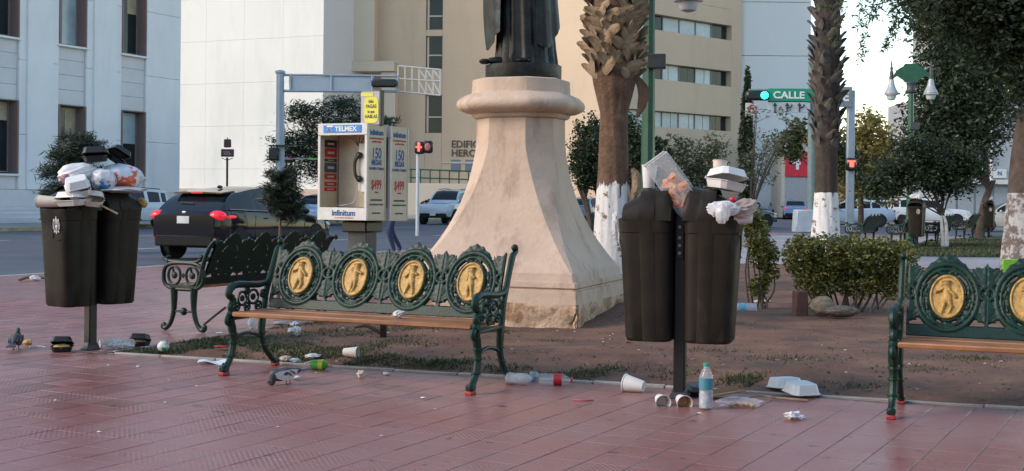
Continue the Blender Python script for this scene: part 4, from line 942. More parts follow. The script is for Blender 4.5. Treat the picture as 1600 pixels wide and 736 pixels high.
tree('thick_tree', 'thick rough-barked tree with a greyish whitewashed foot at the picture edge', b, 5.2, .36, [pe(1560, -30, 25, 120, 70, 2.2, b), pe(1500, 10, 25, 80, 46, 1.8, b), pe(1570, 60, 25, 70, 60, 1.6, b), pe(1640, 40, 25, 90, 90, 2, b), pe(1590, 130, 24.5, 22, 60, .5, b), pe(1470, -20, 25, 60, 40, 1.5, b)], 44000, .13, m_dl, 18, lean=(.5, 0), white=1.25, shell=.1, clump=160)
# leafy twigs hanging into the sky from above
t = thing('overhanging_branch', 'thin overhanging leafy twigs against the white sky', 'branch', W(1400, -60, 22)); o0 = t.location
tw = MB(); lv = []
for (sx, sy, ex_, ey) in ((1330, -60, 1305, 70), (1350, -60, 1340, 40), (1380, -60, 1345, 95), (1400, -60, 1400, 55), (1430, -60, 1385, 75), (1445, -60, 1440, 50), (1470, -60, 1420, 48), (1460, -60, 1465, 60), (1310, -60, 1290, 10), (1410, -60, 1365, 30)):
    a = W(sx, sy, 22) - o0; e = W(ex_, ey, 22 + g.uniform(-1, 1)) - o0; m1 = a.lerp(e, .5) + Vector((g.uniform(-.1, .1), 0, .08)); pp_ = catmull([a, m1, e], 6); tw.tube(pp_, resamp([.012, .006, .002], len(pp_)), 5)
    for p in pp_[4:]: lv.append((tuple(p), (.12, .14, .11)))
tw.build('twig', m_bark, t); link('leaves', leaf_mesh('leaves', lv, 1700, .095, m_ml, 19, asp=.35, droop=.5, shell=.1), t)
b = W(690, 320, 84); b.z = 0
shrub('dark_bush', 'low dark bush behind the parked silver sport utility', b, [((-.6, 0, .55), (.9, .6, .6)), ((.5, 0, .5), (.8, .6, .55))], 2600, .22, m_dl, 3, 'bush', 31)

# ================================================================ VEHICLES
m_tyre = mat('tyre_rubber', (.012, .012, .013), .8, var=.1); m_rim = mat('wheel_alloy', (.42, .42, .43), .35, m=.7, var=.1); m_cgl = mat('car_glass', (.012, .016, .02), .06, var=.1, spec=.22); m_trim = mat('car_dark_trim', (.012, .0125, .013), .55, spec=.12)
m_tail = mat('tail_lamp', (.42, .012, .02), .2, var=.05); m_taillit = mat('lit_tail_lamp', (.62, .015, .03), .15, var=.3, sc_=8, em=.35); m_head = mat('head_lamp', (.6, .63, .66), .12, var=.1); m_steel0 = mat('seam_grey', (.035, .037, .04), .5); m_plate = mat('number_plate', (.55, .56, .56), .5)
def paint(n, c): return mat('car_paint_' + n, c, .07, m=.0, var=.04, sc_=2, coat=.0, spec=.3 if max(c) < .02 else .35)
BODY = {'hatch': dict(st=[(0, .27, .60, .84), (.02, .22, .66, .92), (.08, .17, .68, .98), (.2, .15, .67, 1), (.5, .15, .64, 1), (.70, .15, .625, 1), (.82, .15, .58, .985), (.92, .16, .52, .93), (.98, .2, .46, .82), (1, .27, .40, .70)], cab=(.03, .21, .50, .77), wh=(.17, .80), r=.215),
        'suv': dict(st=[(0, .30, .60, .90), (.02, .24, .64, .95), (.08, .2, .645, .99), (.2, .19, .64, 1), (.5, .19, .63, 1), (.70, .19, .62, 1), (.84, .19, .60, .99), (.94, .2, .57, .95), (.985, .24, .52, .88), (1, .3, .44, .80)], cab=(.01, .05, .53, .70), wh=(.18, .82), r=.215),
        'sedan': dict(st=[(0, .28, .58, .82), (.02, .22, .64, .90), (.08, .17, .66, .96), (.2, .15, .66, 1), (.5, .15, .63, 1), (.70, .15, .62, 1), (.84, .15, .57, .98), (.94, .17, .50, .92), (.985, .22, .45, .82), (1, .28, .40, .72)], cab=(.12, .28, .55, .75), wh=(.19, .81), r=.215)}
def car(label, loc, heading, kind, L, Wd, H, pm, cat='car', lit=False, group='cars on the avenue', fine=False, name=None):
    t = thing(name or {'hatch': 'hatchback_car', 'suv': 'sport_utility_car', 'sedan': 'sedan_car'}[kind], label, cat, loc, heading, group); D = BODY[kind]; hw = Wd / 2
    X = lambda f: (f - .5) * L
    st = D['st']; fx_ = [s[0] for s in st]; zb = lambda f: np.interp(f, fx_, [s[1] for s in st]) * H; zs = lambda f: np.interp(f, fx_, [s[2] for s in st]) * H; wf = lambda f: np.interp(f, fx_, [s[3] for s in st]) * hw
    fs = sorted(set(list(np.linspace(0, 1, 41)) + [s[0] for s in st])); rings = []
    for f in fs:
        a, c, w = zb(f), zs(f), wf(f); m_ = a + (c - a) * .5
        half = [(.0, a), (w * .7, a), (w * .93, a + .03), (w * .985, a + (m_ - a) * .45), (w, m_), (w * .992, m_ + (c - m_) * .55), (w * .965, c - .035), (w * .90, c - .004), (w * .5, c + .018), (0, c + .026)]
        rings.append([(X(f), y, z) for y, z in half] + [(X(f), -y, z) for y, z in reversed(half[1:-1])])
    MB().loft(rings).build('body', pm, t, 32)
    ar, br, dr_, er = D['cab']; cs = np.linspace(ar, er, 33); bw = .90; tw_ = .72
    def top(f):
        if f < br: q = (f - ar) / (br - ar); return zs(ar) + (H * (.955 if kind != 'hatch' else .93) - zs(ar)) * math.sin(q * PI / 2) ** (.9 if kind == 'suv' else 1.0)
        if f > dr_: q = (er - f) / (er - dr_); return zs(er) + (H * .965 - zs(er)) * (math.sin(q * PI / 2) ** .92)
        q = (f - br) / (dr_ - br); return H * (.955 + .045 * math.sin(q * PI) + .01 * q) if kind != 'hatch' else H * (.93 + .07 * math.sin(min(1, q * 1.25 + .0) * PI / 2) - .035 * max(0, q - .8) / .2)
    ks = [0, .08, .86, 1.0]; fr_ = [.88, .78, .4, 0]
    P = []
    for f in cs:
        z0 = zs(f) - .006; z1 = max(top(f), z0 + .002); w0 = wf(f) * bw; w1 = hw * tw_ + (w0 - hw * tw_) * max(0, 1 - (z1 - z0) / (H - z0)) ** 1.0; zsd = z0 + (z1 - z0) * .94
        row = [(X(f), w0 + (w1 - w0) * k ** 1.15, z0 + (zsd - z0) * k) for k in ks] + [(X(f), w1 * q, zsd + (z1 - zsd) * (1 - q ** 3)) for q in fr_]
        P.append(row + [(x, -y, z) for x, y, z in reversed(row[:-1])])
    n = len(P[0]); shell = MB(); wins = {'windscreen': MB(), 'rear_window': MB(), 'side_window': MB(), 'side_window2': MB()}
    mid = (br + dr_) / 2 + .02; quarter = br + .06 if kind != 'sedan' else br - .02
    def quad(mb, i, j, o): mb.add([Vector(P[i][j]) , Vector(P[i][j + 1]), Vector(P[i + 1][j + 1]), Vector(P[i + 1][j])], [(0, 1, 2, 3)])
    for i in range(len(cs) - 1):
        fc = (cs[i] + cs[i + 1]) / 2
        for j in range(n - 1):
            jj = min(j, n - 2 - j); tgt = shell
            if jj == 1 and ar + .05 < fc < er - .04 and top(fc) - zs(fc) > .22 * (H - zs(fc)) and abs(fc - mid) > .014 and abs(fc - quarter - .02) > .012: tgt = wins['side_window' if j == 1 else 'side_window2']
            elif jj >= 4 and dr_ + .025 < fc < er - .012: tgt = wins['windscreen']
            elif jj >= 4 and ar + (br - ar) * .10 < fc < br - (br - ar) * .12: tgt = wins['rear_window']
            quad(tgt, i, j, 0)
    shell.build('cabin', pm, t, 30)
    for k, m_ in wins.items():
        if m_.f: m_.build('side_window' if 'side' in k else k, m_cgl, t, 30)
    r = D['r'] * H if kind != 'suv' else .205 * H
    tb_ = MB(); prof = [(r * .62, -.10), (r * .9, -.105), (r, -.08), (r, .08), (r * .9, .105), (r * .62, .10)]; M = Matrix.Rotation(PI / 2, 3, 'X'); tb_.lathe(prof, 28, M=M); tme = tb_.mesh('tyre', m_tyre, 35)
    rb = MB(); rb.lathe([(r * .64, .06), (r * .64, .098), (r * .58, .098), (r * .55, .05), (.0, .05)], 24, M=M); rb.lathe([(r * .64, -.06), (r * .64, -.098), (r * .58, -.098), (r * .55, -.05), (.0, -.05)], 24, M=M)
    for k in range(5):
        a = 2 * PI * k / 5
        for s in (-1, 1): rb.box((r * .30 * math.cos(a), s * .085, r * .30 * math.sin(a)), (r * .62, .022, r * .17), (0, -a, 0))
    for s in (-1, 1): rb.box((0, s * .088, 0), (r * .26, .024, r * .26), (0, .6, 0))
    rme = rb.mesh('rim', m_rim, 35); ab = MB()
    for f in D['wh']:
        for s in (-1, 1):
            w = link('wheel', tme, t); w.location = (X(f), s * (hw - .10), r); link('rim', rme, w)
            MB().lathe([(r * 1.17, -.0), (r * 1.17, .012), (r * .9, .014)], 26, (X(f), s * (hw + (.0 if s > 0 else -.012)) - (0.006 if s > 0 else -.006), r * 1.04), M=Matrix.Rotation(PI / 2, 3, 'X')).build('wheel_arch', m_trim, t)
    # lamps, bumpers, plate, mirrors
    zt = zs(0)
    for s in (-1, 1):
        y = s * hw * .72
        if kind == 'hatch':
            q = [(X(.002), s * hw * .50, H * .605), (X(.004), s * hw * .50, H * .555), (X(.03), s * hw * .93, H * .51), (X(.12), s * hw * 1.005, H * .585), (X(.13), s * hw * 1.0, H * .60), (X(.03), s * hw * .92, H * .655), (X(.006), s * hw * .74, H * .64)]
            c = Vector((X(.07), s * hw * .6, H * .59)); b = MB(); b.add([c] + [Vector(p) + (Vector(p) - c).normalized() * .02 for p in q], [(0, 1 + i, 1 + (i + 1) % len(q)) for i in range(len(q))]); b.add([Vector(p) + Vector((.06, -s * .05, 0)) for p in q] , [tuple(range(len(q)))])
            lb_ = MB(); lb_.ell((X(.035), s * hw * .80, H * .60), (.17, .20, .115), 14, 8); lb_.ell((X(.10), s * hw * .955, H * .585), (.20, .03, .045), 12, 6); lb_.ell((X(.012), s * hw * .60, H * .585), (.05, .14, .05), 12, 6); lb_.build('tail_light', m_taillit if lit else m_tail, t)
        else:
            b = MB(); b.box((X(.012), s * hw * .80, H * (.53 if kind == 'suv' else .57)), (.07, .20, .24 if kind == 'suv' else .13), bev=.02); b.build('tail_light', m_taillit if lit else m_tail, t)
        b = MB(); b.ell((X(.965), s * hw * .70, H * (.50 if kind == 'suv' else .45)), (.12, .17, .075), 12, 8); b.build('headlight', m_head, t)
        b = MB(); b.ell((X(.68), s * (hw + .06), H * .655), (.06, .10, .065), 10, 7); b.tube([(X(.68), s * hw * .88, H * .64), (X(.68), s * (hw + .04), H * .65)], .02, 6); b.build('mirror', pm if kind != 'suv' else m_trim, t)
    b = MB(); b.box((X(.0) + .03, 0, H * .27), (.10, Wd * .80, H * .15), bev=.03); b.build('rear_bumper', m_trim, t)
    b = MB(); b.box((X(1.0) - .05, 0, H * .26), (.12, Wd * .78, H * .14), bev=.03); b.box((X(1.0) - .03, 0, H * .40), (.05, Wd * .42, H * .06), bev=.01); b.build('grille', m_trim, t)
    for f, zz in ((.0, H * .545 if kind == 'hatch' else H * .45), (1.0, H * .30)): MB().box((X(f) - (.012 if f == 0 else -.025), 0, zz), (.02, .31, .155), bev=.004).build('number_plate', m_plate, t)
    if fine:
        for fx2 in (.27, .47, .69):
            for s in (-1, 1): MB().tube([(X(fx2 + .012 * (fx2 < .3)), s * (wf(fx2) * .995), H * .20), (X(fx2), s * (wf(fx2) * 1.003), H * .42), (X(fx2 + .01), s * wf(fx2) * .985, H * .60)], .006, 5).build('door_seam', m_steel0, t)
        for s in (-1, 1): MB().tube([(X(f_), s * hw * .905, zs(f_) + .012) for f_ in (.10, .3, .5, .68)], .010, 5).build('window_trim', m_steel, t)
        b = MB(); b.grid(lambda q, r2: (X(.10 + .10 * q) , hw * .66 * (2 * r2 - 1), H * (.915 + .03 * q) - .015 * (2 * r2 - 1) ** 2), 4, 10, .03, (0, 0, 1)); b.build('spoiler', pm, t)
        MB().box((X(.098), 0, H * .90), (.03, .30, .022), bev=.006).build('brake_light', m_taillit, t)
        MB().box((X(.006), 0, H * .615), (.03, Wd * .42, .025), bev=.008).build('tailgate_trim', m_steel, t)
        MB().ell((X(.004), 0, H * .575 + .11), (.012, .06, .028), 12, 6).build('badge', m_steel, t)
        b = MB(); b.tube([(X(.065), -.03, H * .765), (X(.07), .32, H * .775)], .014, 6); b.build('wiper', m_black, t)
        for s in (-1, 1): MB().box((X(.006), s * hw * .78, H * .30), (.04, .14, .05), bev=.01).build('reflector', m_tail, t)
        MB().ell((X(.27), 0, H * .985), (.10, .03, .04), 10, 6).build('aerial', m_black, t)
        for fx2 in (.36, .57):
            for s in (-1, 1): MB().box((X(fx2), s * (hw * .985), H * .56), (.17, .03, .03), bev=.008).build('door_handle', pm, t)
    if kind == 'suv':
        b = MB()
        for s in (-1, 1): b.tube([(X(.1), s * hw * .66, H * 1.0), (X(.3), s * hw * .66, H * 1.025), (X(.5), s * hw * .66, H * 1.0)], .018, 6)
        b.build('roof_rail', m_trim, t)
    return t
def hd(deg): return R(90 - deg)                # heading measured right of straight ahead
p = G(266, 404, RZ); q = R(19)
c0 = Vector((p.x + .3 + .75 * math.cos(q) + 1.42 * math.sin(q), p.y - .75 * math.sin(q) + 1.42 * math.cos(q), RZ))
car('black hatchback with glowing tail lights driving off along the avenue', c0, hd(23), 'hatch', 4.7, 1.86, 1.60, paint('black', (.006, .008, .013)), lit=True, fine=True)
p = G(672, 351, RZ); car('silver sport utility with dark bumper coming towards the pedestal', (p.x + .9, p.y + 1.8, RZ), hd(200), 'suv', 4.4, 1.84, 1.80, paint('silver', (.46, .52, .58)))
p = G(502, 352, RZ); car('pale blue sedan ahead of the black hatchback, behind the young pine', (p.x, p.y, RZ), hd(200), 'sedan', 4.5, 1.78, 1.5, paint('pale_blue', (.40, .52, .66)))
p = G(160, 358, RZ); car('white sport utility parked across the avenue behind the heaped litter bin', (p.x + .2, p.y + 1.2, RZ), hd(206), 'suv', 4.6, 1.84, 1.62, paint('white', (.62, .66, .70)), group='parked cars')
p = G(905, 352, RZ); car('blue sedan rear behind the thin-stemmed tree and palm', (p.x + .4, p.y + 2, RZ), hd(20), 'sedan', 4.5, 1.8, 1.47, paint('blue', (.10, .17, .27)))
p = G(880, 342, RZ); car('white car edge showing past the pedestal flare', (p.x + .2, p.y - 8, RZ), hd(24), 'sedan', 4.4, 1.8, 1.45, paint('white', (.62, .66, .70)))
p = G(1180, 356, RZ); car('dark blue hatchback half hidden by the litter bin rubbish', (p.x - .9, p.y + .3, RZ), hd(60), 'hatch', 4.2, 1.8, 1.5, paint('dark_blue', (.06, .09, .14)))
p = G(1165, 341, RZ); car('white sedan waiting behind the dark blue hatchback', (p.x, p.y, RZ), hd(40), 'sedan', 4.5, 1.8, 1.5, paint('white', (.62, .66, .70)))
p = G(1218, 341, RZ); car('champagne sedan facing us beside the concrete pole block', (p.x, p.y + .6, RZ), hd(172), 'sedan', 4.5, 1.8, 1.5, paint('champagne', (.48, .47, .43)))
p = G(1330, 353, RZ); car('light blue sedan side-on behind the whitewashed dark palm', (p.x, p.y, RZ), R(180 - 8), 'sedan', 4.6, 1.8, 1.5, paint('light_blue', (.33, .45, .60)), lit=False)
p = G(1247, 343, RZ); car('blue sedan rear with red lamp by the traffic pole', (p.x, p.y + 1, RZ), hd(12), 'sedan', 4.4, 1.8, 1.42, paint('mid_blue', (.14, .24, .42)), lit=True)
p = G(1450, 353, RZ); car('white sport utility side-on behind the far benches', (p.x, p.y, RZ), R(0 - 10), 'suv', 4.5, 1.82, 1.62, paint('white', (.62, .66, .70)))
p = G(1392, 345, RZ); car('grey hatchback with lit red lamp between sedan and sport utility', (p.x + .6, p.y + 5, RZ), hd(8), 'hatch', 4.2, 1.78, 1.5, paint('grey', (.3, .33, .36)), lit=True)
p = G(1572, 362, RZ); car('cream car nose hidden by the thick tree trunk', (p.x + .4, p.y, RZ), R(170), 'sedan', 4.5, 1.8, 1.5, paint('cream', (.52, .5, .44)))

# ================================================================ MASTS, SIGNALS, SIGNS
m_mast = mat('mast_grey', (.30, .36, .42), .5, m=.3, var=.12, sc_=2); m_signback = mat('sign_back', (.36, .42, .48), .5, m=.2, var=.08, sc_=1); m_lattice = mat('lattice_white', (.62, .58, .52), .6)
m_rlit = mat('lit_red_signal', (1., .06, .04), .4, var=.02, em=2.2); m_glit = mat('lit_green_signal', (.02, .95, .62), .4, var=.02, em=2.5); m_sgreen = mat('street_sign_green', (.01, .28, .16), .5, var=.05); m_swhite = mat('sign_white', (.62, .63, .62), .5, var=.05)
Y = 50.; b0 = W(438, 340, Y); ms = Y / F
ms_ = thing('signal_mast', 'grey overhead mast with blank sign backs and a white lattice arm', 'traffic mast', (b0.x, Y, RZ))
def mp(px, py, dy=0): p = W(px, py, Y + dy); return Vector((p.x - b0.x, dy, p.z - RZ))
b = MB(); b.tube([(0, 0, 0), mp(438, 112)], [.19, .15], 14); b.lathe([(.16, 0), (.2, .02), (.2, .1), (.06, .14)], 12, mp(438, 115)); b.box((0, 0, .1), (.6, .6, .3), bev=.03); b.build('pole', m_mast, ms_)
b = MB(); b.tube([mp(438, 117), mp(622, 119)], .05, 8); b.tube([mp(438, 142), mp(622, 143)], .05, 8); b.tube([mp(622, 117), mp(622, 145)], .05, 8)
for px in (454, 518, 582): b.tube([mp(px, 117), mp(px, 143)], .06, 8)
b.build('arm_frame', m_mast, ms_)
for xa, xb in ((455, 517), (519, 581)):
    a_, c_ = mp(xa + 1, 119.5), mp(xb - 1, 141); MB().box(((a_.x + c_.x) / 2, .03, (a_.z + c_.z) / 2), (c_.x - a_.x, .05, a_.z - c_.z), bev=.01).build('sign_back', m_signback, ms_)
a_, c_ = mp(581, 124), mp(620, 137); MB().box(((a_.x + c_.x) / 2, -.1, (a_.z + c_.z) / 2), (c_.x - a_.x, .28, a_.z - c_.z), bev=.06).build('signal_head', m_black, ms_)
b = MB()
for py0, py1 in ((103, 109), (123, 127), (143, 149)): b.tube([mp(622, py0, .3), mp(688, py1, .3)], .035, 6)
for k in range(7): px = 622 + 11 * k; b.tube([mp(px, 103 + k, .3), mp(px, 143 + k, .3)], .03, 6)
for k in range(3):
    px = 656 + 11 * k; b.tube([mp(px, 110, .3), mp(px + 10, 124, .3)], .04, 6); b.tube([mp(px, 130, .3), mp(px + 10, 147, .3)], .04, 6)
b.build('lattice_arm', m_lattice, ms_)
a_ = mp(430, 241); b = MB(); b.box((a_.x, -.2, a_.z), (.38, .35, .5), bev=.05); b.box((a_.x + .3, -.1, a_.z + .33), (1.0, .5, .05)); b.build('side_signal', m_black, ms_)
# red pedestrian signal by the silver car
Y2 = 46.; b0 = W(652, 340, Y2); t = thing('pedestrian_signal', 'red lit pedestrian signal on a pale pole beside the silver sport utility', 'traffic light', (b0.x, Y2, RZ), 0, 'traffic signals')
p1 = W(653, 231, Y2) - Vector((b0.x, Y2, RZ)); p2 = W(672, 231, Y2) - Vector((b0.x, Y2, RZ))
MB().tube([(0, 0, 0), (0, 0, p1.z - .2)], .06, 10).build('pole', m_swhite, t)
MB().box((p1.x + .06, 0, p1.z), (.34, .3, .44), bev=.05).build('signal_box', m_black, t); MB().box((p2.x - .08, .02, p2.z + .03), (.36, .3, .44), bev=.06).build('signal_box', m_black, t)
b = MB(); b.box((p1.x + .04, -.16, p1.z), (.08, .03, .26), bev=.01); b.box((p1.x + .04, -.16, p1.z + .02), (.22, .03, .06), bev=.01); b.ell((p1.x + .04, -.16, p1.z + .14), (.05, .02, .05), 8, 5); b.build('lit_figure', m_rlit, t)
b = MB(); b.ell((p2.x - .08, -.14, p2.z + .03), (.11, .02, .14), 12, 6); b.build('dim_lens', mat('dim_red_lens', (.45, .16, .14), .4), t)
# pole with street name, arrows and green light
Y3 = 56.; b0 = W(1258, 362, Y3); t = thing('sign_mast', 'traffic pole with green street name sign and lit green signal', 'traffic mast', (b0.x, Y3, RZ))
def m3(px, py, dy=0): p = W(px, py, Y3 + dy); return Vector((p.x - b0.x, dy, p.z - RZ))
MB().box((0, 0, .5), (1.0, .9, 1.0), taper=.92, bev=.05).build('concrete_block', mat('painted_block', (.40, .46, .52), .8, var=.15, sc_=2), t)
b = MB(); b.tube([(.28, 0, .9), m3(1269, 60)], [.20, .16], 12); b.tube([m3(1170, 141), m3(1318, 141)], .06, 8); b.tube([m3(1200, 158), m3(1318, 158)], .05, 8); b.build('pole', mat('pole_greygreen', (.16, .22, .22), .5, var=.2), t)
def plate(xa, ya, xb, yb, dy, m, name, par): a_, c_ = m3(xa, ya, dy), m3(xb, yb, dy); return MB().box(((a_.x + c_.x) / 2, dy, (a_.z + c_.z) / 2), (c_.x - a_.x, .05, a_.z - c_.z), bev=.01).build(name, m, par)
pl = plate(1200, 138, 1316, 159, -.22, m_sgreen, 'street_sign', t); q = m3(1206, 149.5); text('CALLE', .42, m_txw, pl, (q.x, -.26, q.z), al='LEFT', sx=1.15, off=.012)
pl = plate(1200, 160, 1266, 176, -.22, mat('lane_sign', (.45, .50, .52), .5), 'lane_sign', t)
b = MB()
for px, s in ((1209, 0), (1228, 1), (1247, 1)):
    q = m3(px, 168); b.tube([(q.x, -.26, q.z - .2), (q.x, -.26, q.z + .1)], .03, 6); b.add([(q.x - .1, -.26, q.z + .05), (q.x + .1, -.26, q.z + .05), (q.x, -.26, q.z + .2)], [(0, 1, 2)])
    if s: b.tube([(q.x, -.26, q.z - .05), (q.x + .18, -.26, q.z + .02), (q.x + .2, -.26, q.z + .12)], .03, 6)
b.build('arrow', m_txk, pl)
q = m3(1182, 150); MB().box((q.x, -.2, q.z), (1.0, .35, .42), bev=.08).build('signal_head', m_black, t); q = m3(1192, 150); MB().lathe([(.165, 0), (.165, .06), (.12, .09), (0, .1)], 16, (q.x, -.36, q.z), Matrix.Rotation(PI / 2, 3, 'X')).build('green_light', m_glit, t)
pl = plate(1165, 161, 1183, 181, -.2, m_swhite, 'no_turn_sign', t); q = m3(1174, 171); b = MB(); b.tube([(q.x + .17 * math.cos(a), -.235, q.z + .17 * math.sin(a)) for a in np.linspace(0, 2 * PI, 21)], .025, 6); b.tube([(q.x - .12, -.235, q.z + .12), (q.x + .12, -.235, q.z - .12)], .02, 6); b.build('red_ring', m_txr, pl)
b = MB(); b.tube([(q.x + .06, -.23, q.z - .1), (q.x + .06, -.23, q.z + .05), (q.x - .07, -.23, q.z + .05)], .022, 6); b.build('arrow', m_txk, pl)
# second pole with parking letter and red hand
Y4 = 60.; b0 = W(1328, 352, Y4); t = thing('parking_sign_pole', 'grey steel pole with letter E sign and lit red pedestrian signal', 'sign', (b0.x, Y4, RZ))
def m4(px, py): p = W(px, py, Y4); return Vector((p.x - b0.x, 0, p.z - RZ))
MB().box((m4(1329, 200).x, 0, m4(0, 135).z / 2), (.34, .3, m4(1329, 135).z), bev=.03).build('pole', m_mast, t)
q = m4(1321, 152); pl = MB().box((q.x - .05, -.2, q.z), (.62, .06, .95), bev=.02).build('sign_panel', mat('sign_grey', (.2, .22, .24), .5), t); text('E', .6, m_txw, pl, (q.x - .05, -.24, q.z), off=.02)
q = m4(1327, 257); MB().box((q.x, -.3, q.z), (.5, .3, .6), bev=.08).build('signal_box', m_black, t); b = MB(); b.box((q.x, -.46, q.z), (.2, .03, .26), bev=.03); b.box((q.x, -.46, q.z + .14), (.34, .03, .08), bev=.02); b.build('lit_figure', m_rlit, t)
# nomenclature sign before the pale wall
Y5 = 70.; b0 = W(355, 300, Y5); t = thing('street_sign', 'small maroon street name sign on a slim dark post before the pale wall', 'sign', (b0.x, Y5, .03))
def m5(px, py): p = W(px, py, Y5); return Vector((p.x - b0.x, 0, p.z - .03))
MB().tube([(0, 0, 0), m5(355, 246)], .06, 8).build('post', m_black, t); m_mar = mat('maroon_sign', (.13, .028, .04), .5)
q = m5(355.5, 239); pl = MB().box((q.x, 0, q.z), (.70, .10, .42), bev=.02).build('name_plate', m_mar, t); MB().box((q.x - .05, -.056, q.z + .05), (.36, .01, .04)).build('pale_line', m_silver, pl); MB().box((q.x + .02, -.056, q.z - .06), (.42, .01, .04)).build('pale_line', m_silver, pl)
q = m5(355.5, 224); b = MB(); b.box((q.x, 0, q.z), (.40, .10, .46), bev=.04); b.ell((q.x, 0, q.z + .27), (.03, .03, .06), 8, 5); b.build('crest_plate', m_mar, t)
q = m5(355, 247); b = MB(); b.tube([(q.x - .3, 0, q.z), (q.x, 0, q.z - .12), (q.x + .3, 0, q.z)], .02, 6); b.build('bracket', m_black, t)
# stall awning behind the mast
b0 = W(470, 330, 62); t = thing('street_stall', 'small stall with pink and green awning under the evergreen tree', 'stall', (b0.x, 62, .03)); q = W(472, 246, 62).z - .03
b = MB()
for x in (-.85, .85):
    for y in (0, .8): b.tube([(x, y, 0), (x, y, q)], .03, 6)
b.box((0, .4, .9), (1.7, .7, .06)); b.build('frame', m_trim, t)
for x, m_ in ((-.6, mat('awning_pink', (.42, .16, .18), .7)), (.0, mat('awning_grey', (.30, .25, .26), .7)), (.58, mat('awning_green', (.12, .42, .06), .7))): MB().grid(lambda u, v: (x + .6 * (u - .5), -.2 + 1.1 * v, q - .06 + .1 * v - .05 * math.sin(PI * u)), 4, 4, .02, (0, 0, 1)).build('awning', m_, t)
# ================================================================ BUILDINGS
m_stone = mat('pale_stone', (.80, .80, .80), .8, var=.05, sc_=.5, c3=(.66, .67, .68), c3s=.8, c3t=(.52, .8), streak=.15, bump=.1, bs=4); m_stone2 = mat('grey_stone', (.66, .64, .64), .8, var=.07, sc_=.6); m_pink = mat('pink_stone', (.24, .165, .15), .8, var=.08, sc_=1)
m_win = mat('window_glass', (.022, .03, .034), .06, var=.3, sc_=.4, spec=.25); m_curt = mat('curtained_glass', (.38, .47, .52), .25, var=.25, sc_=.5); m_blind = mat('tan_blind', (.42, .36, .24), .6, var=.4, sc_=1.2); m_frame = mat('window_frame', (.28, .24, .22), .6)
# --- government building along the avenue; local x runs along d1 from its far corner back to us, local y out of the wall
ce = W(281, 300, 66); rzb = math.atan2(-d1.y, -d1.x)
gb = thing('government_building', 'pale stone building with tall pink-framed windows across the avenue', 'building', (ce.x, ce.y, 0), rzb)
LB = 30.; bays = [2.55 + 4.03 * k for k in range(7)]; WW = 1.72
def bx(x0, x1, y0, y1, z0, z1, m, name, par, bev=.012): return MB().box(((x0 + x1) / 2, (y0 + y1) / 2, (z0 + z1) / 2), (x1 - x0, y1 - y0, z1 - z0), bev=bev).build(name, m, par)
# outward side: local +y or -y ? outward must face the avenue (+d2)
sgn = 1 if (Vector((-math.sin(rzb), math.cos(rzb), 0)).dot(d2) > 0) else -1
def by(x0, x1, o0, o1, z0, z1, m, name, par=None, bev=.012):
    a, b = sorted((sgn * o0, sgn * o1)); return bx(x0, x1, a, b, z0, z1, m, name, par or gb, bev)
by(0, LB, -12, -1.2, 0, 19, m_stone2, 'core')
by(0, LB, -1.19, .0, 0, 1.45, m_stone2, 'plinth')
rows = [(2.15, 5.4), (8.15, 11.6), (14.2, 17.2)]; edges = []
xs = [0] + [v for b in bays for v in (b, b + WW)] + [LB]
for i in range(0, len(xs) - 1, 2):              # piers between the bays, each in stacked panels
    zc = [1.455, 3.9, 7.2, 10.4, 13.8, 19]
    for z0, z1 in zip(zc[:-1], zc[1:]):
        by(xs[i] + .003, xs[i + 1] - .003, -1.18, -.02, z0 + .006, z1 - .006, m_stone, 'stone_panel')
    if i: by(xs[i] + .42, xs[i + 1] - .42, -.03, .07, 1.46, 19, m_stone, 'pilaster')
for b in bays:
    prev = 1.455
    for z0, z1 in rows:
        zz = prev; n_ = max(1, int(round((z0 - zz) / .68)))
        for k in range(n_): by(b + .003, b + WW - .003, -1.17, -.14, zz + (z0 - zz) * k / n_ + .006, zz + (z0 - zz) * (k + 1) / n_ - .004, m_stone2 if b > -1 else m_stone, 'spandrel_panel')
        w = by(b + .09, b + WW - .09, -.62, -.58, z0 + .06, z1 - .05, m_win if random.random() < .8 else m_curt, 'window', None, .004)
        f = MB()
        for xx in (b + .12, b + WW * .62, b + WW - .12): f.box((xx, sgn * -.56, (z0 + z1) / 2), (.05, .06, z1 - z0 - .1))
        f.box((b + WW / 2, sgn * -.56, z0 + .09), (WW - .2, .06, .06)); f.build('frame', m_frame, w)
        if random.random() < .75:
            hb_ = (z1 - z0) * random.uniform(.2, .95); by(b + .15, b + WW * random.choice((.45, .6)), -.575, -.572, z1 - .08 - hb_, z1 - .08, m_blind if random.random() < .6 else m_curt, 'blind', None, 0)
        for xx in (b + .045, b + WW - .045): by(xx - .044, xx + .044, -1.1, .02, z0, z1 - .01, m_pink, 'jamb')
        by(b + .01, b + WW - .01, -1.1, -.04, z1 - .05, z1 - .012, m_pink, 'lintel'); by(b - .1, b + WW + .1, -.6, .06, z0 - .10, z0 - .005, m_stone, 'sill')
        prev = z1
    by(b + .003, b + WW - .003, -1.17, -.14, prev + .01, 19, m_stone2, 'spandrel_panel')
for k in range(4): by(9.6, LB, .02, 1.9 - .4 * k, .03 + .17 * k, .03 + .17 * (k + 1) - .003, m_stone2, 'step')

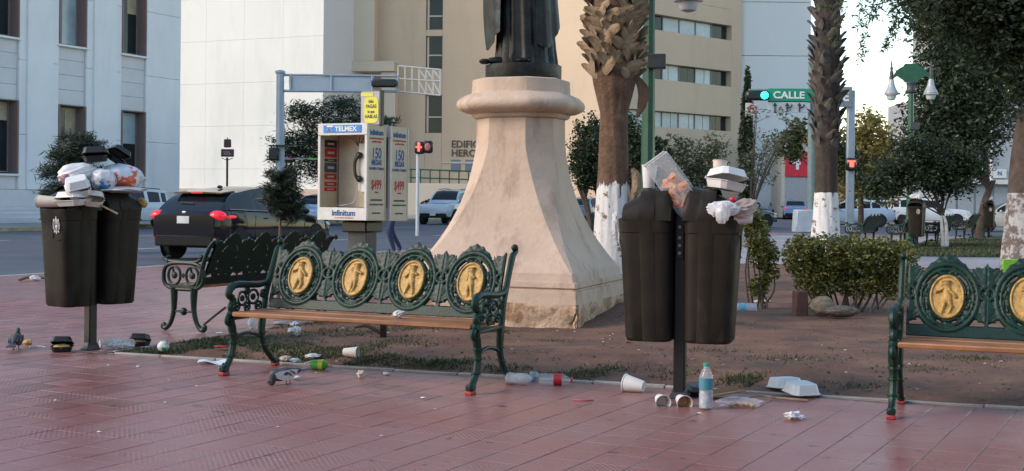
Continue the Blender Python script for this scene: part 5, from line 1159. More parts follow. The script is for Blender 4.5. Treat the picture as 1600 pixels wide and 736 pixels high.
# --- plain pale block behind
def block(name, label, x0, x1, Y0, ang, depth, h, m, rows_, cols, side_m=None, cat='building', panels=True, y_left=None):
    """front wall seen from x0 to x1; ang: direction of the wall (degrees the right end comes nearer)"""
    a = W(x1, 300, Y0); a.z = 0; tdir = Vector((math.cos(R(ang)), -math.sin(R(ang)), 0)); u = (x0 - HX) / F
    L = (a.x - u * a.y) / (tdir.x - u * tdir.y) ; t = thing(name, label, cat, a - tdir * L, -R(ang))
    MB().box((L / 2, depth / 2 + .32, h / 2), (L, depth, h)).build('core', side_m or m, t)
    if panels:
        for j in range(rows_):
            for i in range(cols): 
                MB().box(((i + .5) * L / cols, .16, (j + .5) * h / rows_), (L / cols - .012, .30, h / rows_ - .012)).build('wall_panel', m, t)
    return t, L
m_wht = mat('pale_wall', (.72, .72, .69), .8, var=.03, sc_=.2, c3=(.57, .59, .58), c3s=.35, c3t=(.5, .8), streak=.2); m_wht2 = mat('pale_wall_cool', (.66, .68, .69), .8, var=.03, sc_=.2)
m_tan = mat('tan_wall', (.60, .465, .335), .85, var=.06, sc_=.15, c3=(.48, .39, .29), c3s=.6, c3t=(.5, .8), streak=.2); m_tan2 = mat('tan_wall_light', (.62, .53, .42), .85, var=.04, sc_=.15)
wb, wl = block('pale_building', 'huge blank pale wall with faint panel joints behind the evergreen', 262, 503, 96, 24, 14, 30, m_wht, 9, 4, m_wht2)
MB().box((wl / 2, -.05, .9), (wl, .2, 1.8)).build('plinth', mat('peach_plinth', (.50, .38, .30), .8), wb)
# --- tan civic building, wall facing us, with lettering
Y0 = 100.
tb_, tl = block('civic_building', 'tan rendered building with lettering and stacked dark windows behind the pedestal', 535, 905, Y0, 5, 16, 26, m_tan, 1, 1, m_tan, panels=False)
ts = F / Y0
def tl_(px): return (W(px, 200, Y0 + 2).x - W(535, 200, Y0 + 2).x)
def tz(py, px=700): return W(px, py, Y0).z
def tbx(x0, x1, y0, y1, py1, py0, m, name, par=None, bev=.01): return bx(tl_(x0), tl_(x1), y0, y1, tz(py0), tz(py1), m, name, par or tb_, bev)
zt = 26
for xa, xb in ((535, 664), (690, 905)): bx(tl_(xa), tl_(xb), -.02, .32, 0, zt, m_tan, 'wall', tb_)
for pa, pb_ in ((400, 207), (147, 106), (54, 44), (-8, -18)): tbx(664.2, 689.8, -.02, .31, pb_, pa, m_tan, 'wall')
tbx(664.2, 689.8, -.02, .31, -140, -80, m_tan, 'wall')
for pa, pb_ in ((206, 148), (105, 55), (43, -7)):
    w = tbx(664.4, 689.6, .24, .30, pb_, pa, m_win, 'window'); f = MB(); cx = (tl_(664.4) + tl_(689.6)) / 2; zz = tz(pa); hh = tz(pb_) - zz
    f.box((cx, .22, zz + hh * .42), (tl_(689) - tl_(665), .05, .10)); f.box((tl_(667), .22, zz + hh / 2), (.16, .06, hh)); f.build('frame', m_tan2, w)
bx(tl_(540), tl_(589), -1.6, -.03, tz(97), zt, m_tan2, 'projecting_bay', tb_)
bx(tl_(536), tl_(540.5), -1.2, -.03, 0, zt, m_tan2, 'corner_pier', tb_)
bx(tl_(545), tl_(621), -1.8, -.03, tz(113), tz(97.5), m_tan2, 'canopy_slab', tb_)
bx(tl_(600), tl_(622), -1.5, -.04, tz(290), tz(114), m_tan2, 'canopy_wall', tb_)
bx(tl_(690), tl_(905), -.10, -.022, tz(255), tz(252), m_tan2, 'string_course', tb_)
for py in (110, 180, 30): bx(tl_(690), tl_(905), -.035, -.022, tz(py), tz(py - 1), m_tan2, 'joint_strip', tb_)
m_let = mat('dark_lettering', (.10, .075, .055), .7)
for s, px, py in (('EDIFICIO', 705, 225), ('HEROES DE', 705, 239)): text(s, .78, m_let, tb_, (tl_(px), -.05, tz(py, px)), al='LEFT', ext=.03, off=.012, sx=.98)
for xa, xb in ((705, 720), (727, 746), (753, 768)): tbx(xa, xb, -.06, .05, 249, 268, mat('blue_door', (.16, .20, .27), .5), 'door')
rl = thing('ramp_railing', 'green metal railing along the ramp of the tan building', 'railing', W(640, 330, 92) * 1.0); rl.location.z = 0
rx = lambda px: W(px, 280, 92).x - rl.location.x; rz_ = lambda py: W(700, py, 92).z
for k in range(9): px = 642 + 15 * k; MB().tube([(rx(px), 0, rz_(288)), (rx(px), 0, rz_(264 + k * .4))], .05, 6).build('post', m_lgreen, rl)
for py in (265, 278): MB().tube([(rx(640), 0, rz_(py)), (rx(765), 0, rz_(py + 3))], .05, 6).build('rail', m_lgreen, rl)
rw = thing('ramp_wall', 'low pale ramp wall under the green railing', 'wall', (rl.location.x, 91.65, 0)); MB().box((rx(700), .2, rz_(287) / 2), (rx(770) - rx(635), .3, rz_(287)), bev=.02).build('wall', m_tan2, rw)
# --- pale slab, ribbon-windowed wing, pale wing
sb2, sl2 = block('pale_tower', 'pale blank slab behind the shaggy palm', 884, 1003, 98, 30, 10, 32, m_wht2, 10, 2, m_wht2)
bx(.4, 1.5, -.05, .02, 12.6, 14.2, mat('vent_grey', (.45, .47, .48), .7), 'vent', sb2)
ang = 47.6 - 90
Yr = 92.; tw_dir = Vector((math.sin(R(47.6)), math.cos(R(47.6)), 0)); a = W(1003, 300, Yr); a.z = 0
u = (1157 - HX) / F; Lr = (u * a.y - a.x) / (tw_dir.x - u * tw_dir.y)
of = thing('office_wing', 'tan office wing with three ribbons of blue-grey windows', 'building', a, R(90 - 47.6))
bx(-3, Lr, .75, 12, 0, 26, m_tan, 'core', of)
def hz(py, px): # height of a line that shows at (px,py) on this wall
    u_, v_ = uv(px, py); s_ = (u_ / F * a.y - a.x) / (tw_dir.x - u_ / F * tw_dir.y); Yp = a.y + s_ * tw_dir.y; return EYE + v_ * Yp / F
def ls(px):
    u_ = (px - HX) / F; return (u_ * a.y - a.x) / (tw_dir.x - u_ * tw_dir.y)
bands = [(hz(63, 1140), hz(40, 1140)), (hz(135, 1136), hz(111, 1136)), (hz(205, 1136), hz(182, 1136))]; cuts = sorted([z for p_ in bands for z in p_])
zz = [0] + cuts + [26]; xe = ls(1141)
for k in range(0, len(zz) - 1, 2): 
    n_ = max(1, int((zz[k + 1] - zz[k]) / 1.2))
    for j in range(n_): bx(-3, xe, 0, .74, zz[k] + (zz[k + 1] - zz[k]) * j / n_ + .012, zz[k] + (zz[k + 1] - zz[k]) * (j + 1) / n_ - .0, m_tan, 'wall_course', of, .008)
bx(xe + .003, Lr, 0, .74, 0, 26, m_tan, 'end_pier', of)
for q_, (z0, z1) in enumerate(bands):
    n_ = 7; xw = -2.9
    for k in range(n_):
        x0 = -3 + (xe + 3) * k / n_; x1 = -3 + (xe + 3) * (k + 1) / n_
        w = bx(x0 + .05, x1 - .05, .52, .56, z0 + .03, z1 - .03, m_curt if (k < 6 and random.random() < .88) else m_win, 'window', of, .004)
        MB().box((x1 - .02, .5, (z0 + z1) / 2), (.07, .1, z1 - z0 - .02)).build('mullion', m_frame, w)
        if q_: MB().box(((x0 + x1) / 2 + random.uniform(-.3, .3), .515, (z0 + z1) / 2), (.03, .03, z1 - z0 - .08)).build('mullion', m_frame, w)
ea = a + tw_dir * Lr
pw = thing('pale_wing', 'tall pale grey wing beside the white sky', 'building', ea + Vector((.05, .3, 0)), 0)
e2 = W(1231, 300, ea.y + 8); bx(0, e2.x - ea.x, .4, 12, 0, 30, m_wht2, 'core', pw)
for j in range(7): bx(0, e2.x - ea.x, .1, .39, j * 4.2 + .02, (j + 1) * 4.2 - .02, m_wht2, 'wall_panel', pw)
# --- shop with red number sign, far low buildings
Y6 = 96.; sh = thing('red_sign_shop', 'pale shop front with red number 4 sign beyond the traffic pole', 'building', W(1222, 320, Y6) * 1.0); sh.location.z = 0
sx_ = lambda px: W(px, 260, Y6).x - sh.location.x; sz_ = lambda py: W(1250, py, Y6).z
bx(sx_(1222), sx_(1312), .1, 8, 0, sz_(215), mat('cream_shop', (.62, .58, .50), .8), 'wall', sh); bx(sx_(1222), sx_(1312), -.2, .09, sz_(222), sz_(206), mat('orange_fascia', (.50, .26, .10), .7), 'fascia', sh)
pl = bx(sx_(1227), sx_(1292), -.1, .08, sz_(276), sz_(238), mat('red_sign', (.62, .02, .05), .5), 'red_panel', sh); text('4', 1.7, m_txw, pl, (sx_(1242), -.13, sz_(254)), off=.03)
bx(sx_(1227), sx_(1290), .0, .09, 0, sz_(277), mat('grey_shutter', (.36, .38, .40), .6), 'shutter', sh); bx(sx_(1290.5), sx_(1311), -.05, .09, sz_(300), sz_(238), mat('red_panel', (.5, .08, .06), .6), 'red_pillar', sh)
Y7 = 80.; fb = thing('grey_shop', 'grey shop with small white sign behind the forked tree', 'building', W(1400, 320, Y7) * 1.0); fb.location.z = 0
sx_ = lambda px: W(px, 260, Y7).x - fb.location.x; sz_ = lambda py: W(1540, py, Y7).z
bx(sx_(1460), sx_(1660), .1, 10, 0, sz_(150), mat('grey_render', (.38, .40, .43), .8, var=.1), 'wall', fb); bx(sx_(1460), sx_(1660), -.5, .09, sz_(288), sz_(281), m_stone2, 'canopy', fb)
for k in range(5): bx(sx_(1470 + k * 28), sx_(1494 + k * 28), .0, .09, 0, sz_(292), mat('grey_shutter', (.36, .38, .40), .6), 'shutter', fb)
pl = bx(sx_(1552), sx_(1572), -.1, .05, sz_(278), sz_(264), m_swhite, 'shop_sign', fb); text('N', .36, m_txb, pl, (sx_(1561), -.13, sz_(271)), off=.01)
bx(sx_(1548), sx_(1551), -.05, .09, sz_(290), sz_(190), m_stone2, 'pilaster', fb)
Y8 = 130.; tb3 = thing('grey_tower', 'tall grey concrete tower glimpsed behind the dark tree crown', 'building', W(1462, 320, Y8) * 1.0); tb3.location.z = 0
w8 = 12 * Y8 / F * 6
bx(0, w8, 0, 8, 0, 30, mat('tower_grey', (.34, .34, .33), .8, var=.1), 'wall', tb3)
for j in range(9): bx(.3, w8 - .3, -.06, -.01, 2 + j * 3.1, 3.2 + j * 3.1, m_win, 'window', tb3)
Y9 = 120.; lb2 = thing('low_building', 'low sunlit ochre building behind the sunlit tree', 'building', W(1300, 320, Y9) * 1.0); lb2.location.z = 0
bx(.5, 9.5, 0, 8, 0, W(1350, 232, Y9).z, mat('ochre_wall', (.55, .40, .24), .8, var=.1), 'wall', lb2)
for k in range(4): bx(1.1 + 2.1 * k, 2.3 + 2.1 * k, -.06, -.01, 1.5, 3.4, m_win, 'window', lb2)

# --- unseen building added behind the camera: gives gloss a reflection, blocks horizon glow
ob = thing('reflection_building', 'unseen two-storey tan building added behind the camera for reflections', 'building', (0, -24, 0), 0)
bx(-45, 45, -8, -.4, 0, 10.5, mat('reflection_wall', (.42, .36, .30), .85, var=.08, sc_=.3), 'wall', ob); bx(-45.5, 45.5, -.6, .3, 10.3, 11.0, m_stone2, 'cornice', ob)
for k in range(22):
    x = -42 + 4 * k; bx(x - 1.1, x + 1.1, -.45, -.3, .2, 3.2, m_win, 'shop_window', ob); bx(x - .7, x + .7, -.45, -.3, 5.8, 8.2, m_win, 'window', ob); bx(x + 1.7, x + 2.2, -.39, .2, 0, 4.6, m_tan2, 'pier', ob)
# ================================================================ PERSON AND PIGEONS
pf = G(612, 398); 
def person(loc, rz):
    t = thing('person', 'person in blue jeans walking behind the pay phones', 'person', loc, rz)
    J = {'pel': (0, 0, .95, .13), 'sp': (0, .02, 1.2, .13), 'ch': (0, .02, 1.38, .14), 'nk': (0, .01, 1.50, .055), 'hd': (0, -.02, 1.62, .09), 'hd2': (0, -.02, 1.68, .085),
         'lh': (.10, 0, .90, .095), 'lk': (.10, -.12, .50, .065), 'la': (.10, .02, .09, .048), 'lt': (.10, -.10, .05, .04), 'rh': (-.10, 0, .90, .095), 'rk': (-.09, .04, .50, .065), 'ra': (-.09, .26, .13, .048), 'rt': (-.09, .17, .05, .04),
         'ls': (.18, .02, 1.40, .07), 'le': (.24, .08, 1.12, .045), 'lw': (.23, -.04, .90, .035), 'rs': (-.18, .02, 1.40, .07), 're': (-.24, -.03, 1.12, .045), 'rw': (-.22, -.16, .93, .035)}
    E = [('pel', 'sp'), ('sp', 'ch'), ('ch', 'nk'), ('nk', 'hd'), ('hd', 'hd2'), ('pel', 'lh'), ('lh', 'lk'), ('lk', 'la'), ('la', 'lt'), ('pel', 'rh'), ('rh', 'rk'), ('rk', 'ra'), ('ra', 'rt'), ('ch', 'ls'), ('ls', 'le'), ('le', 'lw'), ('ch', 'rs'), ('rs', 're'), ('re', 'rw')]
    ks = list(J); me = bpy.data.meshes.new('body'); me.from_pydata([J[k][:3] for k in ks], [(ks.index(a), ks.index(b)) for a, b in E], [])
    M = mat('clothed_figure', (.02, .035, .09), .8); N = M.node_tree.nodes; L = M.node_tree.links; bs = N['Principled BSDF']
    tc = N.new('ShaderNodeTexCoord'); sp = N.new('ShaderNodeSeparateXYZ'); L.new(tc.outputs['Object'], sp.inputs[0]); rp = N.new('ShaderNodeValToRGB'); rp.color_ramp.interpolation = 'CONSTANT'; e = rp.color_ramp.elements
    dv = N.new('ShaderNodeMath'); dv.operation = 'DIVIDE'; dv.inputs[1].default_value = 1.8; L.new(sp.outputs['Z'], dv.inputs[0]); L.new(dv.outputs[0], rp.inputs[0])
    e[0].position = 0; e[0].color = (.25, .27, .3, 1); e[1].position = .05; e[1].color = (.02, .035, .09, 1)
    for pos, c in ((.53, (.05, .05, .06, 1)), (.83, (.35, .2, .13, 1)), (.93, (.02, .015, .012, 1))): el = e.new(pos); el.color = c
    L.new(rp.outputs[0], bs.inputs['Base Color']); me.materials.append(M)
    o = link('body', me, t); sk_ = o.modifiers.new('skin', 'SKIN'); 
    for i, k in enumerate(ks): me.skin_vertices[0].data[i].radius = (J[k][3], J[k][3])
    me.skin_vertices[0].data[0].use_root = True; ss = o.modifiers.new('sub', 'SUBSURF'); ss.levels = ss.render_levels = 2; sk_.use_smooth_shade = True
    return t
person(pf, R(-60))
m_pg = mat('pigeon_grey', (.11, .12, .14), .6, var=.3, sc_=40, isl=0); m_pd = mat('pigeon_dark', (.045, .05, .06), .6, var=.3, sc_=30); m_pl = mat('pigeon_pale', (.52, .48, .45), .65, var=.15, sc_=30); m_foot = mat('pigeon_foot', (.30, .10, .09), .6); m_beak = mat('pigeon_beak', (.06, .05, .05), .5)
def pigeon(label, loc, rz, wing, pitch=0., head=(.13, .20)):
    """local +x forward"""
    t = thing('pigeon', label, 'pigeon', loc, rz, 'pigeons'); t.rotation_euler = (0, R(pitch), rz); b = MB(); rs = []
    path = catmull([(-.17, 0, .085), (-.10, 0, .098), (-.02, 0, .112), (.05, 0, .125), (.09, 0, .150), (head[0] - .012, 0, head[1] - .03), (head[0], 0, head[1]), (head[0] + .022, 0, head[1] - .002)], 5)
    rad = resamp([.012, .036, .058, .060, .044, .026, .023, .008], len(path))
    b.tube(path, rad, 16, 1.05, up=(0, 0, 1)); b.build('body', m_pd, t, 80)
    w = MB()
    for s in (-1, 1):
        def fn(u, v): x = .075 - .22 * u; k = math.sin(PI * min(1, .12 + u * .88)) ** .7; return (x, s * (.056 * (1 - .55 * u) + .012), .150 - .045 * u - (.098 * k * (v - .15)))
        w.grid(fn, 10, 5, .012, (0, s, 0))
    wo_ = w.build('wing', wing, t, 60)
    bars = []
    for s in (-1, 1):
        for xo in (-.055, -.095): bars.append(MB().tube([(xo + .03, s * .067, .135), (xo, s * .066, .10), (xo - .01, s * .058, .075)], [.003, .008, .004], 6))
    for q_ in bars: q_.build('wing_bar', m_beak, wo_)
    tl2 = MB(); tl2.grid(lambda u, v: (-.14 - .13 * u, (.045 + .01 * u) * (2 * v - 1) * (.6 + .4 * u), .092 - .03 * u + (.0)), 4, 6, .010, (0, 0, 1)); tl2.build('tail', m_pd, t)
    f = MB()
    for s, o_ in ((-1, .012), (1, -.02)):
        f.tube([(-.005, s * .026, .075), (-.012 + o_, s * .028, .04), (o_, s * .028, .006)], [.010, .005, .004], 6)
        for a in (-.5, 0, .5, PI): f.tube([(o_, s * .028, .005), (o_ + .028 * math.cos(a), s * .028 + .028 * math.sin(a), .003)], [.004, .002], 5)
    f.build('leg', m_foot, t)
    b = MB(); b.tube([(head[0] + .02, 0, head[1] - .004), (head[0] + .043, 0, head[1] - .016)], [.007, .002], 6); b.build('beak', m_beak, t)
    b = MB(); 
    for s in (-1, 1): b.ell((head[0] + .008, s * .0205, head[1] + .005), (.004, .003, .004), 6, 5)
    b.build('eye', m_red, t); return t
pigeon('dark grey pigeon standing near the foam tray on the pavement', G(25, 546), R(100), m_pd, head=(.10, .215)).scale = (.74,) * 3
pigeon('pale-winged pigeon with dark wing bars pecking under the medallion bench', G(450, 601), R(195), m_pl, pitch=22, head=(.150, .105)).scale = (.70,) * 3

# ================================================================ RUBBISH
m_foam = mat('foam_white', (.72, .70, .68), .55, var=.05, sc_=10); m_foamw = mat('foam_cream', (.66, .58, .48), .55, var=.08, sc_=10); m_fblk = mat('foam_black', (.014, .014, .016), .4, var=.1); m_inner = mat('cup_stain', (.62, .36, .17), .6, var=.3, sc_=25)
m_clear = mat('clear_plastic', (.78, .80, .82), .12, var=.05, alpha=.24, spec=.8); m_film = mat('cloudy_film', (.72, .72, .72), .25, var=.1, sc_=12, alpha=.62); m_paper = mat('white_paper', (.70, .69, .68), .8, var=.08, sc_=20); m_card = mat('cardboard', (.30, .19, .11), .8, var=.15)
m_food = mat('orange_food', (.75, .17, .03), .6, var=.4, sc_=22, c2=(.72, .30, .12)); m_yfood = mat('yellow_food', (.55, .38, .12), .7, var=.3, sc_=20)
def mrot(rx, ry, rz): return (R(rx), R(ry), R(rz))
def cup(label, loc, rot, h=.115, r0=.030, r1=.046, inner=None, group='foam cups', m=None):
    t = thing('foam_cup', label, 'cup', loc, 0, group, mrot(*rot)); b = MB(); n = 22
    b.lathe([(0, 0), (r0 * .96, 0), (r0, .004), (r1 * .97, h - .008), (r1 * 1.04, h - .006), (r1 * 1.05, h), (r1 * .98, h), (r1 * .93, h - .01), (r0 * .92, .012), (0, .01)], n, cap=False); b.build('wall', m or m_foam, t, 30)
    if inner: MB().lathe([(r0 * .925 , .02), (r1 * .918, h - .013)], n, cap=False).build('stain', inner, t); MB().lathe([(0, h * .52), (r0 * .3 + r1 * .5, h * .52), (r0 * .3 + r1 * .5, h * .50)], n, cap=False).build('leftovers', inner, t)
    return t
def crumple(name, label, loc, r, m, seed, cat, rot=(0, 0, 0), noise=.28, n=14, group=None):
    """crumpled sheet: creased closed skin"""
    g = random.Random(seed); nu, nv = (56, 36) if max(r) > .09 else (32, 20); vs = []; K = [(g.gauss(0, 1), g.gauss(0, 1), g.gauss(0, 1), g.uniform(0, 6)) for _ in range(14)]
    for i in range(nv + 1):
        th = PI * i / nv
        for j in range(nu):
            ph = 2 * PI * j / nu; x, y, z = math.sin(th) * math.cos(ph), math.sin(th) * math.sin(ph), math.cos(th); d = 0.
            for q, (a, b2, c, p_) in enumerate(K):
                f = (1.6, 3.2, 6.5)[q % 3] if q < 12 else 11.; d += (1 - 2 * abs(math.sin(f * .5 * (a * x + b2 * y + c * z) + p_))) * (.30, .20, .11)[q % 3] * .75
            k = 1 + noise * 1.15 * max(-1.5, min(1.5, d)); vs.append((r[0] * x * k, r[1] * y * k, max(0, r[2] * (.9 + z * k))))
    b = MB(); b.add(vs, [(i * nu + j, (i + 1) * nu + j, (i + 1) * nu + (j + 1) % nu, i * nu + (j + 1) % nu) for i in range(nv) for j in range(nu)]); o = b.build(name, m, None, 50); o.location = loc; o.rotation_euler = mrot(*rot); return tag(o, label, cat, group)
def clamshell(label, loc, rot, s=.2, h=.045, lid=0., m=None, fill=None, name='foam_box', lidm=None, flat=False):
    t = thing(name, label, 'food box', loc, 0, 'takeaway boxes', mrot(*rot)); m = m or m_foam
    def tray(sx, sy): 
        b = MB()
        rs = [[(x * sx * k, y * sy * k, z) for x, y in ((-.36, -.5), (.36, -.5), (.5, -.36), (.5, .36), (.36, .5), (-.36, .5), (-.5, .36), (-.5, -.36))] for k, z in ((.0001, 0), (.80, 0), (.82, .003), (.97, h), (1.04, h), (1.04, h + .004), (.95, h + .004), (.79, .008), (.0001, .008))]
        b.loft(rs, cap=False); return b
    tray(s, s).build('tray', m, t, 30)
    l = tray(s, s).build('lid', lidm or m, t, 30)
    l.location = (0, s * .52, h + .006); l.rotation_euler = (R(180 - lid), 0, 0)
    # hinge along the +y edge
    M = Matrix.Translation((0, s * .52, h + .006)) @ Matrix.Rotation(-R(lid), 4, 'X') @ Matrix.Translation((0, -s * .52, h)) @ Matrix.Rotation(PI, 4, 'X')
    l.matrix_local = M
    if fill: MB().ell((0, -.01, .035), (s * .40, s * .42, .03), 12, 6, noise=.1, seed=3).build('food', fill, t)
    return t
m_lbl = mat('green_label', (.02, .42, .32), .45, var=.3, sc_=30, c2=(.10, .16, .36)); m_rlab = mat('red_label', (.55, .02, .025), .4, var=.1); m_capg = mat('green_cap', (.02, .40, .26), .4); m_capr = mat('red_cap', (.6, .02, .03), .4); m_blab = mat('pale_blue_label', (.20, .48, .62), .45, var=.3, sc_=30); m_capb = mat('blue_cap', (.05, .15, .5), .4)
def bottle(label, loc, rot, h=.28, r=.042, lab=None, capm=None, group='plastic bottles', body=None, crush=0., sd=0, water=False):
    t = thing('plastic_bottle', label, 'bottle', loc, 0, group, mrot(*rot)); b = MB(); prof = [(r * .6, 0), (r * .95, .008), (r, .03), (r * .97, .06), (r, .075), (r * .94, h * .42), (r, h * .46), (r, h * .66), (r * .9, h * .74), (r * .6, h * .84), (r * .36, h * .90), (r * .33, h * .95)]
    g = random.Random(sd); rs = []
    for (rr2, z) in prof: rs.append([(rr2 * (1 + g.uniform(-crush, crush)) * math.cos(a), rr2 * (1 + g.uniform(-crush, crush)) * (1 - crush) * math.sin(a), z) for a in np.linspace(0, 2 * PI, 18, endpoint=False)])
    b.loft(rs); b.build('bottle_body', body or m_clear, t, 40)
    if lab: MB().loft([[(p[0] * 1.015, p[1] * 1.015, z) for p in rs[6]] for z in (h * .44, h * .68)], cap=False).build('label_band', lab, t, 40)
    if water: MB().lathe([(r * .55, .006), (r * .9, .012), (r * .93, h * .40), (0, h * .40)], 14).build('contents', mat('cloudy_water', (.20, .27, .38), .3, var=.3, sc_=26, c2=(.60, .64, .68)), t)
    MB().lathe([(r * .40, h * .94), (r * .42, h * .95), (r * .42, h * .995), (r * .38, h), (0, h)], 14).build('cap', capm or m_capb, t); return t
def on(px, py, dz=0.): 
    p = G(px, py); z = soil_at(p.x, p.y)
    if z > 0: p = G(px, py, z)
    p.z = z + dz; return p
def stick(name, label, pts, r, m, cat='stick'):
    p0 = Vector(pts[0]); b = MB(); pp_ = catmull([Vector(p) - p0 for p in pts], 4); b.tube(pp_, r, 6); o = b.build(name, m); o.location = p0; return tag(o, label, cat)
# --- by the heaped bin
clamshell('black foam box half open with tan food, left of the bin post', on(97, 549, .002), (0, 0, 12), .17, .04, 16, m_fblk, m_yfood); 
clamshell('black foam box on the grass beyond the bin post', on(219, 541, .002), (0, 0, -10), .15, .04, 12, m_fblk, m_card)
crumple('food_scrap', 'yellow scrap of food beside the standing pigeon', on(43, 541), (.05, .035, .035), m_yfood, 3, 'food scrap')
stick('plastic_fork', 'white plastic fork pointing away from the yellow scrap', [on(46, 544, .01), on(58, 543, .012), on(71, 544, .008)], .006, m_foam, 'fork')
crumple('plastic_bag', 'crumpled clear bag lying right of the bin post', on(186, 545), (.13, .07, .05), m_film, 5, 'plastic bag', (0, 0, 10), .3, 18)
crumple('paper_scrap', 'tiny white scrap leaning on the bin post foot', on(158, 543), (.02, .02, .04), m_paper, 6, 'paper')
crumple('crushed_can', 'crushed green and white can on the grass', on(255, 549), (.05, .04, .045), mat('can_green', (.62, .66, .62), .4, var=.1, sc_=20, c3=(.03, .30, .10), c3s=18, c3t=(.5, .55)), 7, 'can', (0, 0, 0), .12)
stick('dry_twig', 'dry twig lying at the bin post foot', [on(112, 551, .006), on(128, 551, .008), on(160, 553, .006), on(188, 551, .01)], .005, m_stem)
stick('fallen_branch', 'thin dark twig by the kerb behind the heaped bin', [on(30, 440, .02), on(48, 438, .05), on(75, 438, .03)], .02, m_stem); crumple('paper_scrap', 'white scrap caught in the twig by the kerb', on(54, 439), (.09, .06, .05), m_paper, 8, 'paper')
# --- along the bed, under the medallion bench
o = MB().grid(lambda u, v: (.2 * (u - .5), .13 * (v - .5), .014 + .012 * math.sin(5 * u + 3 * v) + .01 * math.sin(9 * v)), 10, 8, .003, (0, 0, 1)).build('face_mask', mat('mask_blue', (.50, .60, .66), .8, var=.06)); place(o, on(333, 568), R(-12)); tag(o, 'pale blue face mask lying flat beside the bench leg', 'mask')
cup('foam cup lying on the soil under the medallion bench', on(537, 558, .04), (90, 0, 78), inner=m_foamw)
crumple('paper_scrap', 'grey-white crumpled wrapper left of the lying foam cup', on(486, 561), (.075, .045, .025), m_paper, 10, 'paper'); crumple('paper_scrap', 'beige crumpled paper by the bench rear leg', on(446, 566), (.05, .04, .03), mat('beige_paper', (.45, .38, .34), .8), 11, 'paper'); crumple('plastic_wrapper', 'light blue plastic wrapper above the pecking pigeon', on(462, 568), (.06, .035, .025), mat('wrapper_blue', (.35, .50, .58), .4), 12, 'wrapper')
bottle('green and yellow bottle lying by the pigeon tail', on(485, 577, .035), (90, 0, 80), .15, .038, mat('lime_label', (.42, .50, .02), .4, var=.2, sc_=20), mat('amber_cap', (.5, .28, .03), .4), body=mat('lime_bottle', (.10, .36, .06), .25, var=.1))
stick('plastic_straw', 'white drinking straw beside the green bottle', [on(476, 572, .02), on(490, 570, .03), on(506, 570, .035)], .006, m_foam, 'straw')
crumple('paper_scrap', 'cream crumpled napkin on the tiles in front of the bench', on(563, 590), (.035, .03, .03), m_foamw, 13, 'napkin', noise=.4); crumple('paper_scrap', 'small white scrap on the edging right of the cream napkin', on(604, 586), (.03, .02, .012), m_paper, 14, 'paper'); crumple('paper_scrap', 'white scrap on the tiles under the pigeon tail', on(463, 593), (.035, .02, .016), m_paper, 15, 'paper')
crumple('paper_ball', 'blue and white printed paper ball behind the bench', on(461, 514), (.06, .05, .045), mat('blue_print', (.6, .62, .66), .6, c3=(.02, .06, .3), c3s=14, c3t=(.5, .53)), 16, 'paper'); crumple('paper_scrap', 'white folded paper in front of the blue paper ball', on(461, 525), (.06, .05, .05), m_paper, 17, 'paper', noise=.4)
crumple('paper_scrap', 'long white scrap between the two benches', on(437, 507), (.08, .04, .02), m_paper, 18, 'paper'); crumple('foam_scrap', 'small white foam lump beside the medallion bench rear leg', on(394, 514), (.04, .035, .06), m_foam, 19, 'foam'); crumple('paper_scrap', 'reddish wrapper in the grass at the bench leg', on(346, 544), (.07, .03, .014), m_red, 20, 'wrapper'); crumple('paper_scrap', 'flat white scrap behind the ring-armed bench foot', on(343, 521), (.05, .03, .008), m_paper, 21, 'paper')
sz_ = .455; pn = Vector(off(BL, GB, .32, -.06)); pn.z = sz_; crumple('napkin', 'crumpled white napkin on the wooden bench seat', pn, (.055, .04, .03), m_paper, 22, 'napkin', noise=.35)
bottle('crushed clear bottle lying behind the bench front leg', on(790, 600, .04), (90, 0, 82), .20, .045, None, m_capb, crush=.14, sd=3, body=m_film); bottle('clear bottle with red label and red cap lying by the bench leg', on(842, 601, .04), (90, 0, 84), .235, .040, m_rlab, m_capr)
crumple('plastic_wrapper', 'pale green wrapper behind the red-labelled bottle', on(834, 592), (.04, .03, .03), mat('wrapper_green', (.30, .42, .36), .4), 24, 'wrapper'); stick('plastic_straw', 'pink straw lying on the tiles in mid plaza', [on(895, 626, .004), on(912, 627, .006), on(927, 626, .004)], .005, mat('straw_pink', (.55, .10, .16), .5), 'straw')
t = thing('short_post', 'short dark post with a dead branch, seen under the bench seat', 'post', on(599, 527)); b = MB(); b.box((0, 0, .13), (.055, .055, .30), bev=.005); b.build('post', m_black, t); b = MB(); b.tube(catmull([(-.02, 0, .03), (-.10, .0, .08), (-.16, 0, .10), (-.25, -.02, .085)], 4), resamp([.012, .018, .016, .008], 13), 6); b.build('branch', m_bark, t)
p = on(318, 508); stick('leaning_stick', 'dark stick leaning out behind the ring-armed bench', [W(318, 508, p.y - .02), W(336, 493, p.y), W(353, 480, p.y + .05)], .012, m_bark)
